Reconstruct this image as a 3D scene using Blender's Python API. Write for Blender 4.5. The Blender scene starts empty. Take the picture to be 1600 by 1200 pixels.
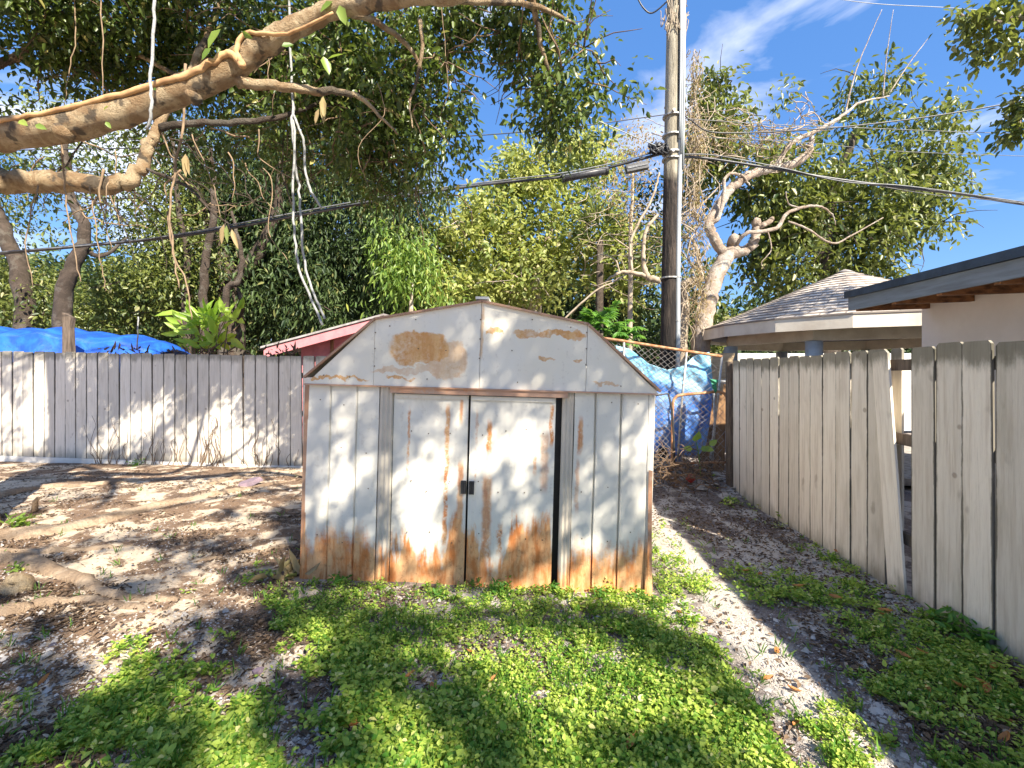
import bpy, math, random
import numpy as np
from mathutils import Vector, Matrix, Euler
random.seed(7); rng = np.random.default_rng(11)
S = bpy.context.scene
R = math.radians
# ---------------------------------------------------------------- camera, sky, sun
F, HZ, H = 720.0, 583.0, 1.6           # focal length in photo pixels, horizon row, eye height
cd = bpy.data.cameras.new('camera'); cam = bpy.data.objects.new('camera', cd); S.collection.objects.link(cam)
cam.location = (0, 0, H); cam.rotation_euler = (R(90), 0, 0)
cd.sensor_width = 36; cd.lens = 36*F/1600; cd.shift_y = -(600-HZ)/1600; cd.clip_start = .05; cd.clip_end = 800
S.camera = cam
SUN = Vector((.64, -1.0, 1.0)).normalized()
elev = math.asin(SUN.z); azim = math.atan2(SUN.x, SUN.y)
w = bpy.data.worlds.new('World'); S.world = w; w.use_nodes = True
nt = w.node_tree; N = nt.nodes; L = nt.links; N.clear()
sky = N.new('ShaderNodeTexSky'); sky.sky_type = 'NISHITA'; sky.sun_disc = False
sky.sun_elevation = elev; sky.sun_rotation = azim; sky.air_density = 1.0; sky.dust_density = .3; sky.ozone_density = 3.0
hs = N.new('ShaderNodeHueSaturation'); hs.inputs['Saturation'].default_value = 1.12; hs.inputs['Value'].default_value = .92
tc = N.new('ShaderNodeTexCoord'); mp = N.new('ShaderNodeMapping'); mp.inputs['Scale'].default_value = (1.6, 1.0, 5.0)
mp.inputs['Rotation'].default_value = (0, R(14), 0); mp.inputs['Location'].default_value = (3.4, .7, 1.55)
n1 = N.new('ShaderNodeTexNoise'); n1.inputs['Scale'].default_value = 1.5; n1.inputs['Detail'].default_value = 7
n1.inputs['Distortion'].default_value = .9; n1.inputs['Roughness'].default_value = .52
rp = N.new('ShaderNodeMapRange'); rp.inputs['From Min'].default_value = .51; rp.inputs['From Max'].default_value = .80
mx = N.new('ShaderNodeMix'); mx.data_type = 'RGBA'; mx.inputs['B'].default_value = (5.4, 5.4, 5.7, 1)
bg = N.new('ShaderNodeBackground'); bg.inputs['Strength'].default_value = .105; wo = N.new('ShaderNodeOutputWorld')
L.new(tc.outputs['Generated'], mp.inputs['Vector']); L.new(mp.outputs[0], n1.inputs['Vector']); L.new(n1.outputs[0], rp.inputs[0])
L.new(rp.outputs[0], mx.inputs['Factor']); L.new(sky.outputs[0], hs.inputs['Color']); mb_ = N.new('ShaderNodeMix'); mb_.data_type = 'RGBA'; mb_.inputs['Factor'].default_value = .6; mb_.inputs['B'].default_value = (.33, 1.0, 2.7, 1)
L.new(hs.outputs[0], mb_.inputs['A']); L.new(mb_.outputs['Result'], mx.inputs['A'])
L.new(mx.outputs['Result'], bg.inputs['Color']); L.new(bg.outputs[0], wo.inputs[0])
sd = bpy.data.lights.new('sun', 'SUN'); sd.energy = 4.5; sd.angle = R(.6); sd.color = (1, .92, .78)
so = bpy.data.objects.new('sun', sd); S.collection.objects.link(so); so.rotation_euler = SUN.to_track_quat('Z', 'Y').to_euler()
so.location = (6, -10, 12)
V_ = S.view_settings; V_.view_transform = 'Standard'; V_.look = 'None'; V_.exposure = 1.62; V_.gamma = 1
S.cycles.max_bounces = 6; S.cycles.diffuse_bounces = 3; S.cycles.transmission_bounces = 4

# ---------------------------------------------------------------- helpers
def P(px, py, D): return Vector(((px-800)/F*D, D, H+(HZ-py)/F*D))
def G(px, py):                                       # ground point seen at a photo pixel
    D = H*F/(py-HZ)
    for _ in range(4):
        p = P(px, py, D); D = (H-gz(p.x, p.y))*F/(py-HZ)
    p = P(px, py, D); return Vector((p.x, p.y, gz(p.x, p.y)))
def sm(a, b, x):
    t = np.clip((np.asarray(x, float)-a)/(b-a), 0, 1); return t*t*(3-2*t)
_lat = rng.random((64, 64))
def vn(x, y):
    x = np.asarray(x, float); y = np.asarray(y, float)
    i = np.floor(x).astype(int); j = np.floor(y).astype(int); fx = x-i; fy = y-j
    fx = fx*fx*(3-2*fx); fy = fy*fy*(3-2*fy); g = lambda a, b: _lat[a % 64, b % 64]
    return (g(i, j)*(1-fx)+g(i+1, j)*fx)*(1-fy)+(g(i, j+1)*(1-fx)+g(i+1, j+1)*fx)*fy
def fbm(x, y, o=4):
    s = 0; a = .5
    for k in range(o): s = s+a*vn(x*2**k+17*k, y*2**k+5*k); a *= .5
    return s/(1-.5**o)
def gz(x, y):
    x = np.asarray(x, float); y = np.asarray(y, float)
    z = -.075*sm(-1.7, 1.1, x)+.05*(fbm(x*.7+9, y*.7)-.5)*sm(-1.0, -3.0, x)
    z = z+.03*(fbm(x*1.6, y*1.6)-.5)
    z = z+.20*sm(5.6, 7.2, y)*sm(1.0, 1.6, x)*(1-sm(3.0, 3.2, x))
    z = z+.05*sm(-2.2, -4.5, x)*(1-sm(7, 8, y))
    return z if z.ndim else float(z)
class MB:
    def __init__(s): s.v = []; s.f = []
    def add(s, v, f):
        o = len(s.v); s.v += [tuple(p) for p in v]; s.f += [tuple(i+o for i in q) for q in f]; return s
    def box(s, c, size, rot=None):
        c = Vector(c); hx, hy, hz = [a/2 for a in size]; M = rot if rot is not None else Matrix.Identity(3)
        v = [c+M @ Vector((x*hx, y*hy, z*hz)) for x in (-1, 1) for y in (-1, 1) for z in (-1, 1)]
        return s.add(v, [(0, 1, 3, 2), (4, 6, 7, 5), (0, 4, 5, 1), (2, 3, 7, 6), (0, 2, 6, 4), (1, 5, 7, 3)])
    def prism(s, poly, ext):                         # polygon (3D points) pushed along ext
        n = len(poly); poly = [Vector(p) for p in poly]; e = Vector(ext)
        v = poly+[p+e for p in poly]
        return s.add(v, [tuple(range(n-1, -1, -1)), tuple(range(n, 2*n))]+[(i, (i+1) % n, (i+1) % n+n, i+n) for i in range(n)])
    def tube(s, pts, r, n=6, wob=0, cap=True):
        pts = [Vector(p) for p in pts]; m = len(pts)
        if not hasattr(r, '__len__'): r = [r]*m
        v = []; up = None
        for i, p in enumerate(pts):
            t = (pts[min(i+1, m-1)]-pts[max(i-1, 0)]).normalized()
            if up is None:
                a = Vector((0, 0, 1)) if abs(t.z) < .9 else Vector((1, 0, 0)); up = (a-t*a.dot(t)).normalized()
            else: up = (up-t*up.dot(t)).normalized()
            b = t.cross(up)
            for k in range(n):
                an = 2*math.pi*k/n; rr = r[i]*(1+wob*(random.random()-.5))
                v.append(p+(up*math.cos(an)+b*math.sin(an))*rr)
        f = [(i*n+k, i*n+(k+1) % n, (i+1)*n+(k+1) % n, (i+1)*n+k) for i in range(m-1) for k in range(n)]
        if cap: f += [tuple(range(n-1, -1, -1)), tuple((m-1)*n+k for k in range(n))]
        return s.add(v, f)
    def build(s, name, mat, parent=None, smooth=False, world=True):
        off = Vector()
        q = parent
        while q is not None and world: off += q.location; q = q.parent
        me = bpy.data.meshes.new(name); me.from_pydata([tuple(Vector(p)-off) for p in s.v], [], s.f); me.update()
        if smooth: me.shade_smooth()
        return link(name, me, mat, parent)
def link(name, me, mat, parent=None):
    o = bpy.data.objects.new(name, me); S.collection.objects.link(o)
    if mat: me.materials.append(mat)
    if parent: o.parent = parent
    return o
def thing(name, label, cat, loc=(0, 0, 0), group=None, rot=None):
    o = bpy.data.objects.new(name, None); S.collection.objects.link(o); o.location = loc; o.empty_display_size = .2
    if rot: o.rotation_euler = rot
    return tag(o, label, cat, group)
def tag(o, label=None, cat=None, group=None, kind=None):
    if label: o['label'] = label
    if cat: o['category'] = cat
    if group: o['group'] = group
    if kind: o['kind'] = kind
    return o
def origin(o, loc):                                   # put a one-mesh thing's origin at its base
    loc = Vector(loc); o.data.transform(Matrix.Translation(-loc)); o.location = loc; return o
def spl(pts, k=6):                                   # Catmull-Rom
    pts = [Vector(p) for p in pts]; o = []
    for i in range(len(pts)-1):
        a = pts[max(i-1, 0)]; b = pts[i]; c = pts[i+1]; d = pts[min(i+2, len(pts)-1)]
        for j in range(k):
            t = j/k; o.append(.5*((2*b)+(c-a)*t+(2*a-5*b+4*c-d)*t*t+(3*b-a-3*c+d)*t**3))
    o.append(pts[-1]); return o
def lerps(vals, n):
    x = np.linspace(0, len(vals)-1, n); return list(np.interp(x, range(len(vals)), vals))
def wiggle(pts, a):
    return [p+Vector((random.gauss(0, a), random.gauss(0, a), random.gauss(0, a))) if 0 < i < len(pts)-1 else p for i, p in enumerate(pts)]
def npmesh(name, V, Fq, mat, parent=None, smooth=False):
    q = parent; V = np.array(V, float)
    while q is not None: V = V-np.array(q.location); q = q.parent
    me = bpy.data.meshes.new(name); nv = len(V); nf, k = Fq.shape
    me.vertices.add(nv); me.vertices.foreach_set('co', np.ascontiguousarray(V, dtype=np.float32).ravel())
    me.loops.add(nf*k); me.loops.foreach_set('vertex_index', np.ascontiguousarray(Fq, dtype=np.int32).ravel())
    me.polygons.add(nf); me.polygons.foreach_set('loop_start', np.arange(0, nf*k, k, dtype=np.int32))
    me.polygons.foreach_set('loop_total', np.full(nf, k, dtype=np.int32)); me.update(calc_edges=True); me.validate()
    if smooth: me.shade_smooth()
    return link(name, me, mat, parent)
def leaf_arrays(C, D, U, ln, wd, fold=.25, curl=.15):
    # C base points, D direction, U up-ish vectors, ln, wd arrays -> 6 verts, 2 quads each
    n = len(C); D = D/np.linalg.norm(D, axis=1, keepdims=True)
    Sd = np.cross(D, U); Sd /= np.linalg.norm(Sd, axis=1, keepdims=True)+1e-9; Nn = np.cross(Sd, D)
    ln = np.broadcast_to(ln, n)[:, None]; wd = np.broadcast_to(wd, n)[:, None]
    def pt(t, s, up): return C+D*ln*t+Sd*wd*s+Nn*(up*wd-curl*ln*t*t)
    V = np.stack([pt(0, 0, 0), pt(.32, -.5, fold), pt(.7, -.38, fold*.8), pt(1, 0, 0), pt(.7, .38, fold*.8), pt(.32, .5, fold)], 1)
    b = np.arange(n)[:, None]*6
    Fq = np.stack([b+np.array([[0, 3, 2, 1]]), b+np.array([[0, 5, 4, 3]])], 1).reshape(-1, 4)
    return V.reshape(-1, 3), Fq
def cluster_leaves(CC, per, rad, ln, wd, droop=.4, flat=.6):
    n = len(CC)*per; C = np.repeat(CC, per, 0)
    off = rng.normal(size=(n, 3))*rad*.6; C = C+off
    D = rng.normal(size=(n, 3))*.7+off/(rad+1e-6)*.6+np.array([0, 0, -droop])
    U = np.array([0, 0, 1.0])*flat+rng.normal(size=(n, 3))*.45+np.array(SUN)*.35
    l = ln*rng.uniform(.6, 1.25, n); return leaf_arrays(C, D, U, l, l*wd/ln*rng.uniform(.8, 1.2, n), .2, .2)
def blobs_pts(blobs, dens):                          # blobs: (px, py, D, rx px, ry px, depth radius m[, weight])
    out = []
    for b in blobs:
        px, py, D, rx, ry, rd = b[:6]; wt = b[6] if len(b) > 6 else 1
        n = int(dens*wt*rx*ry/1000.)
        q = rng.normal(size=(n, 3)); q /= np.linalg.norm(q, axis=1, keepdims=True); q *= rng.uniform(.15, 1, (n, 1))**(1/2.4)
        q *= (1+.35*(vn(q[:, 0]*3+px, q[:, 2]*3+py)-.5))[:, None]
        c = P(px, py, D); out.append(np.array(c)+q*np.array([rx*D/F, rd, ry*D/F]))
    return np.concatenate(out)

# ---------------------------------------------------------------- materials
class NB:
    def __init__(s, name):
        s.m = bpy.data.materials.new(name); s.m.use_nodes = True; s.t = s.m.node_tree; s.t.nodes.clear()
        s.tc = s.n('ShaderNodeTexCoord'); s.out = s.n('ShaderNodeOutputMaterial')
    def n(s, t, **k):
        o = s.t.nodes.new(t)
        for a, b in k.items(): setattr(o, a, b)
        return o
    def put(s, sock, v):
        if hasattr(v, 'links') or isinstance(v, bpy.types.NodeSocket): s.t.links.new(v, sock)
        elif isinstance(v, (tuple, list)): sock.default_value = tuple(v)+((1,) if len(v) == 3 and sock.type == 'RGBA' else ())
        else: sock.default_value = v
    def ma(s, op, a, b=0, c=0, cl=False):
        o = s.n('ShaderNodeMath', operation=op); o.use_clamp = cl
        for i, v in enumerate((a, b, c)): s.put(o.inputs[i], v)
        return o.outputs[0]
    def noise(s, scale=5, detail=4, rough=.5, vec=None, stretch=(1, 1, 1), dist=0, loc=(0, 0, 0), color=False):
        mpn = s.n('ShaderNodeMapping'); s.put(mpn.inputs['Vector'], vec or s.tc.outputs['Object'])
        mpn.inputs['Scale'].default_value = stretch; mpn.inputs['Location'].default_value = loc
        o = s.n('ShaderNodeTexNoise'); s.put(o.inputs['Vector'], mpn.outputs[0]); o.inputs['Scale'].default_value = scale
        o.inputs['Detail'].default_value = detail; o.inputs['Roughness'].default_value = rough; o.inputs['Distortion'].default_value = dist
        return o.outputs['Color' if color else 0]
    def ramp(s, f, a, b, lo=0, hi=1, smooth=True):
        o = s.n('ShaderNodeMapRange'); o.interpolation_type = 'SMOOTHSTEP' if smooth else 'LINEAR'
        for i, v in enumerate((f, a, b, lo, hi)): s.put(o.inputs[i], v)
        return o.outputs[0]
    def mix(s, f, a, b, mode='MIX'):
        o = s.n('ShaderNodeMix', data_type='RGBA', blend_type=mode); s.put(o.inputs['Factor'], f); s.put(o.inputs['A'], a); s.put(o.inputs['B'], b)
        return o.outputs['Result']
    def sep(s, v=None):
        o = s.n('ShaderNodeSeparateXYZ'); s.put(o.inputs[0], v or s.tc.outputs['Object']); return o.outputs
    def fin(s, col, rough=.7, bump=None, bs=.3, bd=.01, metal=0, spec=.4, transl=0, tcol=None):
        p = s.n('ShaderNodeBsdfPrincipled'); s.put(p.inputs['Base Color'], col); s.put(p.inputs['Roughness'], rough)
        p.inputs['Metallic'].default_value = metal; p.inputs['Specular IOR Level'].default_value = spec
        if bump is not None:
            b = s.n('ShaderNodeBump'); b.inputs['Strength'].default_value = bs; b.inputs['Distance'].default_value = bd
            s.put(b.inputs['Height'], bump); s.put(p.inputs['Normal'], b.outputs[0])
        o = p.outputs[0]
        if transl:
            t = s.n('ShaderNodeBsdfTranslucent'); s.put(t.inputs[0], tcol if tcol is not None else col)
            mm = s.n('ShaderNodeMixShader'); mm.inputs[0].default_value = transl
            s.put(mm.inputs[1], o); s.put(mm.inputs[2], t.outputs[0]); o = mm.outputs[0]
        s.put(s.out.inputs[0], o); return s.m
def leafmat(name, c1, c2, c3, transl=.35, rough=.42, spec=.5, nscale=1.2):
    b = NB(name); g = b.n('ShaderNodeNewGeometry'); r = g.outputs['Random Per Island']
    nz = b.noise(nscale, 3, .55)
    c = b.mix(b.ramp(b.ma('ADD', b.ma('MULTIPLY', r, .6), b.ma('MULTIPLY', nz, .8)), .35, 1.0), c1, c2)
    c = b.mix(b.ramp(r, .93, .97), c, c3)
    tcol = b.mix(.5, c, (c2[0]*1.5, c2[1]*1.5, c2[2]*.8))
    return b.fin(c, rough, transl=transl, tcol=tcol, spec=spec)
def plain(name, c, c2=None, rough=.6, metal=0, scale=8, stretch=(1, 1, 1), bs=.2, bd=.01, spec=.4, lo=.35, hi=.7):
    b = NB(name); nz = b.noise(scale, 5, .6, stretch=stretch); c2 = c2 or tuple(x*.7 for x in c)
    return b.fin(b.mix(b.ramp(nz, lo, hi), c, c2), rough, b.noise(scale*4, 3, stretch=stretch), bs, bd, metal, spec)
def wood(name, base, dark, axis_stretch=(14, 14, .7), mildew=.35, hw=.1):
    b = NB(name); oi = b.n('ShaderNodeObjectInfo'); rnd = oi.outputs['Random']
    vec = b.n('ShaderNodeVectorMath', operation='ADD'); b.put(vec.inputs[0], b.tc.outputs['Object'])
    cmb = b.n('ShaderNodeCombineXYZ'); b.put(cmb.inputs[2], b.ma('MULTIPLY', rnd, 37)); b.put(cmb.inputs[0], b.ma('MULTIPLY', rnd, 11)); b.put(vec.inputs[1], cmb.outputs[0])
    v = vec.outputs[0]
    gr = b.noise(3, 6, .62, v, axis_stretch, .4); fine = b.noise(14, 4, .7, v, axis_stretch, .2)
    c = b.mix(b.ramp(gr, .40, .72), base, dark)
    c = b.mix(b.ma('MULTIPLY', b.ramp(fine, .5, .8), .35), c, tuple(x*.5 for x in dark))
    vo = b.n('ShaderNodeTexVoronoi'); vo.inputs['Scale'].default_value = 3.2; b.put(vo.inputs['Vector'], v)
    c = b.mix(b.ma('MULTIPLY', b.ramp(vo.outputs['Distance'], .085, .045), .5), c, (.15, .095, .055)); st = b.noise(2.2, 4, .6, v, (2.5, 2.5, .5)); c = b.mix(b.ma('MULTIPLY', b.ramp(st, .5, .72), .4), c, (.34, .29, .20))
    kn = b.noise(4.5, 3, .5, v, (1.4, 1.4, .8)); c = b.mix(b.ma('MULTIPLY', b.ramp(kn, .64, .74), .4), c, (.16, .11, .07))
    br = b.ma('ADD', .84, b.ma('MULTIPLY', rnd, .30)); hv = b.n('ShaderNodeHueSaturation'); b.put(hv.inputs['Value'], br); b.put(hv.inputs['Color'], c)
    z = b.sep()[2]; mn = b.noise(7, 5, .7, v, (1, 1, .35))
    lowm = b.ramp(b.ma('ADD', z, b.ma('MULTIPLY', mn, .5)), .48, .18); topm = b.ramp(b.ma('SUBTRACT', z, b.ma('MULTIPLY', mn, -.36)), 1.90, 2.02)
    c = b.mix(b.ma('MULTIPLY', b.ma('MAXIMUM', lowm, topm), mildew*1.6, cl=True), hv.outputs[0], (.07, .065, .035))
    xl = b.ma('ABSOLUTE', b.sep()[0]); ed = b.ramp(b.ma('ADD', xl, b.ma('MULTIPLY', b.ma('SUBTRACT', mn, .5), .035)), hw-.011, hw-.002)
    c = b.mix(b.ma('MULTIPLY', ed, .8), c, (.05, .045, .03))
    return b.fin(c, .8, b.ma('ADD', gr, b.ma('MULTIPLY', fine, .5)), .5, .004)
M = {}
M['fence_l'] = wood('white_weathered_wood', (.75, .69, .60), (.65, .59, .50), mildew=.35, hw=.1025)
M['fence_r'] = wood('grey_beige_wood', (.74, .67, .56), (.60, .52, .42), mildew=.45, hw=.097)
M['wood_raw'] = plain('raw_brown_wood', (.30, .17, .08), (.12, .06, .03), .8, scale=6, stretch=(3, 3, .5))
M['wood_dark'] = plain('dark_wood', (.16, .12, .09), (.07, .05, .035), .85, scale=8, stretch=(4, 4, .5))
M['rafter'] = plain('rotten_rafter_wood', (.34, .16, .07), (.09, .045, .025), .85, scale=7, stretch=(1, 3, 3))
M['rust'] = plain('rust', (.30, .12, .045), (.45, .28, .16), .8, scale=14)
M['galv'] = plain('galvanised_metal', (.46, .46, .45), (.28, .25, .22), .5, .5, scale=20)
M['wire'] = plain('galvanised_wire', (.33, .32, .31), (.24, .16, .11), .5, .4, scale=10)
M['black'] = plain('black_plastic', (.025, .025, .027), (.04, .04, .04), .45)
M['cable'] = plain('black_cable', (.03, .03, .034), (.06, .06, .065), .4)
M['cable_g'] = plain('grey_cable', (.16, .17, .18), (.08, .08, .09), .4)
M['rope'] = plain('white_rope', (.36, .36, .35), (.24, .24, .23), .8, scale=60)
M['white'] = plain('white_paint', (.72, .70, .66), (.60, .57, .52), .6, scale=4)
M['pink'] = plain('pink_stucco', (.62, .24, .24), (.52, .19, .20), .8, scale=5, bs=.4)
M['pinktrim'] = plain('pink_trim', (.56, .23, .24), (.48, .18, .20), .7, scale=5)
M['stucco'] = plain('white_stucco', (.82, .74, .68), (.74, .66, .60), .9, scale=2, bs=.35, bd=.006)
M['fascia'] = plain('blue_grey_fascia', (.20, .235, .27), (.14, .16, .18), .6, scale=5, stretch=(1, .4, 4))
M['drip'] = plain('dark_roofing', (.035, .06, .10), (.02, .035, .06), .5)
M['cream'] = plain('cream_painted_beam', (.60, .52, .38), (.48, .40, .28), .7, scale=4)
M['gutter'] = plain('cream_metal_fascia', (.72, .65, .54), (.58, .50, .40), .6, scale=3)
M['slate'] = plain('dark_soffit', (.15, .14, .15), (.10, .09, .10), .8)
M['column'] = plain('blue_grey_column', (.46, .52, .57), (.38, .43, .48), .6)
M['conduit'] = plain('grey_conduit', (.40, .42, .43), (.30, .32, .33), .5, scale=3, stretch=(1, 1, .3))
M['rock'] = plain('pale_stone', (.42, .38, .34), (.22, .20, .18), .9, scale=12, bs=.6)
M['rockp'] = plain('purple_stone', (.24, .17, .20), (.16, .12, .14), .9, scale=12, bs=.6)
M['plywood'] = plain('plywood', (.48, .36, .22), (.34, .23, .13), .8, scale=5, stretch=(1, 1, 6))
M['tan'] = plain('tan_vine', (.44, .36, .27), (.26, .20, .135), .9, scale=9)
M['vine_o'] = plain('orange_brown_vine', (.56, .34, .16), (.34, .19, .09), .8, scale=12)
M['aerial'] = plain('aerial_root_bark', (.30, .21, .13), (.16, .11, .07), .9, scale=14)
M['twig'] = plain('brown_twig', (.20, .13, .08), (.10, .065, .04), .9, scale=9)
M['red'] = plain('red_plastic', (.5, .05, .04), (.4, .04, .03), .5)
M['greencloth'] = plain('green_cloth', (.03, .22, .12), (.02, .14, .08), .7)

def barkmat(name, c1, c2, c3, lich=.5, scale=5):
    b = NB(name); a = b.noise(scale, 6, .65, stretch=(1, 1, 1), dist=.6); l = b.noise(scale*.6, 4, .6, loc=(5, 2, 1)); f = b.noise(scale*7, 5, .7)
    c = b.mix(b.ramp(a, .36, .62), c1, c2); c = b.mix(b.ma('MULTIPLY', b.ramp(l, .54, .60), lich), c, c3)
    c = b.mix(b.ma('MULTIPLY', b.ramp(f, .52, .70), .6), c, tuple(x*.45 for x in c2))
    return b.fin(c, .85, b.ma('ADD', b.ma('MULTIPLY', a, 1.6), b.ma('ADD', f, b.noise(scale*18, 4, .7))), 1.0, .03)
M['ficus'] = barkmat('ficus_bark', (.62, .48, .30), (.36, .23, .12), (.10, .08, .06), .9, 7)
M['barkd'] = barkmat('dark_bark', (.11, .08, .06), (.06, .043, .03), (.17, .15, .12))
M['barkp'] = barkmat('pale_bark', (.56, .47, .39), (.36, .27, .20), (.62, .58, .52), .6, 4)
M['root'] = barkmat('root_bark', (.56, .42, .29), (.36, .25, .16), (.20, .13, .085), .5, 4)

M['lf_fic'] = leafmat('ficus_leaves', (.028, .055, .014), (.13, .18, .035), (.40, .36, .12), .36, .36, .5)
M['lf_dark'] = leafmat('mango_leaves', (.018, .038, .014), (.08, .12, .035), (.20, .20, .07), .22, .5, .3, .6)
M['lf_mid'] = leafmat('green_leaves', (.035, .065, .018), (.22, .25, .06), (.34, .32, .14), .35, .4, .5, .7)
M['lf_bright'] = leafmat('yellow_green_leaves', (.15, .21, .055), (.42, .44, .14), (.50, .44, .24), .45, .45, .4, .6)
M['lf_lime'] = leafmat('lime_leaves', (.09, .18, .03), (.26, .36, .07), (.4, .42, .08), .42, .4, .5, 3)
M['lf_plant'] = leafmat('bright_plant_leaves', (.20, .34, .03), (.36, .52, .08), (.36, .5, .10), .45, .4, .5, 3)
M['lf_fern'] = leafmat('fern_green_leaves', (.07, .19, .03), (.16, .32, .05), (.3, .4, .1), .4, .45, .4, 3)
M['lf_dry'] = leafmat('dry_tan_leaves', (.30, .22, .12), (.44, .34, .18), (.2, .25, .08), .3, .8, .2, 2)
M['lf_cover'] = leafmat('ground_cover_leaves', (.07, .20, .018), (.45, .55, .095), (.66, .62, .25), .35, .5, .35, 2.5)
M['lf_fall'] = leafmat('fallen_leaves', (.38, .12, .045), (.50, .25, .08), (.5, .36, .06), .2, .6, .3, 30)
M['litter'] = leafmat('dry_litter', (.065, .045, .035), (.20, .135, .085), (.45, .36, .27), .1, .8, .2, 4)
M['stonebit'] = leafmat('grit', (.30, .27, .25), (.50, .46, .42), (.14, .12, .14), 0, .9, .2, 4)

# ---------------------------------------------------------------- ground
def coverd(x, y):                                    # how much weed cover grows at a ground point (0..1)
    x = np.asarray(x, float); y = np.asarray(y, float)
    n = fbm(x*1.7+3, y*1.7+8, 4); n2 = fbm(x*5+1, y*5, 3)
    px = 800+F*x/np.maximum(y, .5)
    lawn = sm(330, 640, px-((y-1.9)*-60))*(1-sm(3.6, 3.95, y)*(1-sm(1.0, 1.3, x)))
    d = lawn*np.where(x < 1.25+.06*(y-3), .93, .44)
    d = np.where(px < 470, np.maximum(d, .40*(1-sm(2.2, 3.3, y))), d)
    d = d*(1-.55*sm(4.4, 6.2, y))
    thr = .665-.285*d
    n3 = fbm(x*13+5, y*13, 2); r = sm(thr-.07, thr+.07, n*.5+n2*.28+n3*.22)*sm(.0, .25, d)
    bald = .9*np.exp(-(((x-1.95)/.26)**2+((y-2.9)/.32)**2))+.9*np.exp(-(((x-2.2)/.3)**2+((y-2.15)/.22)**2))+.8*np.exp(-(((x-2.3)/.3)**2+((y-5.2)/.7)**2))+np.exp(-(((x+.05)/.30)**2+((y-2.75)/.16)**2))+np.exp(-(((x+.72)/.42)**2+((y-3.22)/.14)**2))
    bald = bald+.88*np.exp(-(((x-1.66)/.13)**2))*sm(1.9, 2.4, y)*(1-sm(4.6, 5.6, y))
    return np.clip(r*(1-np.clip(bald, 0, .92)), 0, 1)
def ground():
    xs = np.concatenate([[-300, -120, -60, -30, -20, -14], np.arange(-11, 6.01, .05), [8, 12, 20, 30, 60, 120, 300]])
    ys = np.concatenate([[-60, -20, -8, -3, -1, 0], np.arange(1.0, 9.6, .05), [10.5, 13, 18, 25, 40, 80, 160, 400]])
    X, Y = np.meshgrid(xs, ys); Z = gz(X, Y)+.012*(fbm(X*9, Y*9, 3)-.5)*((X > -11) & (X < 6) & (Y > 1) & (Y < 9.5))
    V = np.stack([X, Y, Z], -1).reshape(-1, 3); nx = len(xs); i = np.arange(nx*(len(ys)-1)); i = i[(i % nx) != nx-1]
    b = NB('sandy_earth')
    big = b.noise(.9, 5, .6, dist=.5); mid = b.noise(3.2, 6, .65, dist=.4, loc=(4, 4, 0)); fine = b.noise(38, 4, .75); fine2 = b.noise(110, 2, .7)
    x, y, z = b.sep()
    left = b.ramp(x, -.2, -2.2)
    pale = b.mix(left, (.47, .42, .37), (.60, .48, .35)); brown = b.mix(left, (.20, .165, .15), (.21, .135, .085))
    c = b.mix(b.ramp(b.ma('ADD', b.ma('MULTIPLY', big, .45), b.ma('MULTIPLY', mid, .55)), .462, .515), pale, brown)
    pale_lit_strip = b.ma('MULTIPLY', b.ramp(b.ma('ABSOLUTE', b.ma('SUBTRACT', b.ma('ADD', x, b.ma('MULTIPLY', mid, .5)), 1.80)), .24, .10), b.ramp(y, 5.6, 4.6)); c = b.mix(b.ma('MULTIPLY', pale_lit_strip, .8), c, (.54, .49, .42))  # pale gravel strip, whitened in colour so it reads as the sunlit band
    strip_k = pale_lit_strip
    c = b.mix(b.ma('MULTIPLY', b.ramp(b.ma('ADD', b.ma('MULTIPLY', mid, .4), b.ma('MULTIPLY', fine, .6)), .52, .60), b.ma('SUBTRACT', .7, b.ma('MULTIPLY', strip_k, .45))), c, (.09, .065, .055))
    c = b.mix(b.ma('MULTIPLY', b.ramp(fine2, .56, .70), .5), c, (.55, .50, .46))
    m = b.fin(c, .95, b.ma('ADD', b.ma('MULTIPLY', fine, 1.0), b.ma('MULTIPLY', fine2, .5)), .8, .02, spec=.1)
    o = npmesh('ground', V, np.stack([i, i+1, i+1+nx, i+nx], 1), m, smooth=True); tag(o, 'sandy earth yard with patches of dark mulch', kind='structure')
ground()

def in_frame(x, y, m=.3): return (y > 1.6) & (np.abs(x) < 1.14*y+m)
def free(x, y):                                      # not inside the shed, not past the fences
    shed = (x > -1.7) & (x < 1.1) & (y > 3.5)
    return ~shed & (x < 2.78+.042*y) & (y < 8.35-.103*(x+9.3)-.08)
def scatter(n, y0=1.7, y1=8.3, pw=1.0):
    u = rng.uniform(0, 1, n); y = (y0**-pw+(y1**-pw-y0**-pw)*u)**(-1/pw)      # thicker near the lens
    x = rng.uniform(-1.16, 1.16, n)*y; k = free(x, y); return x[k], y[k]

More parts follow.
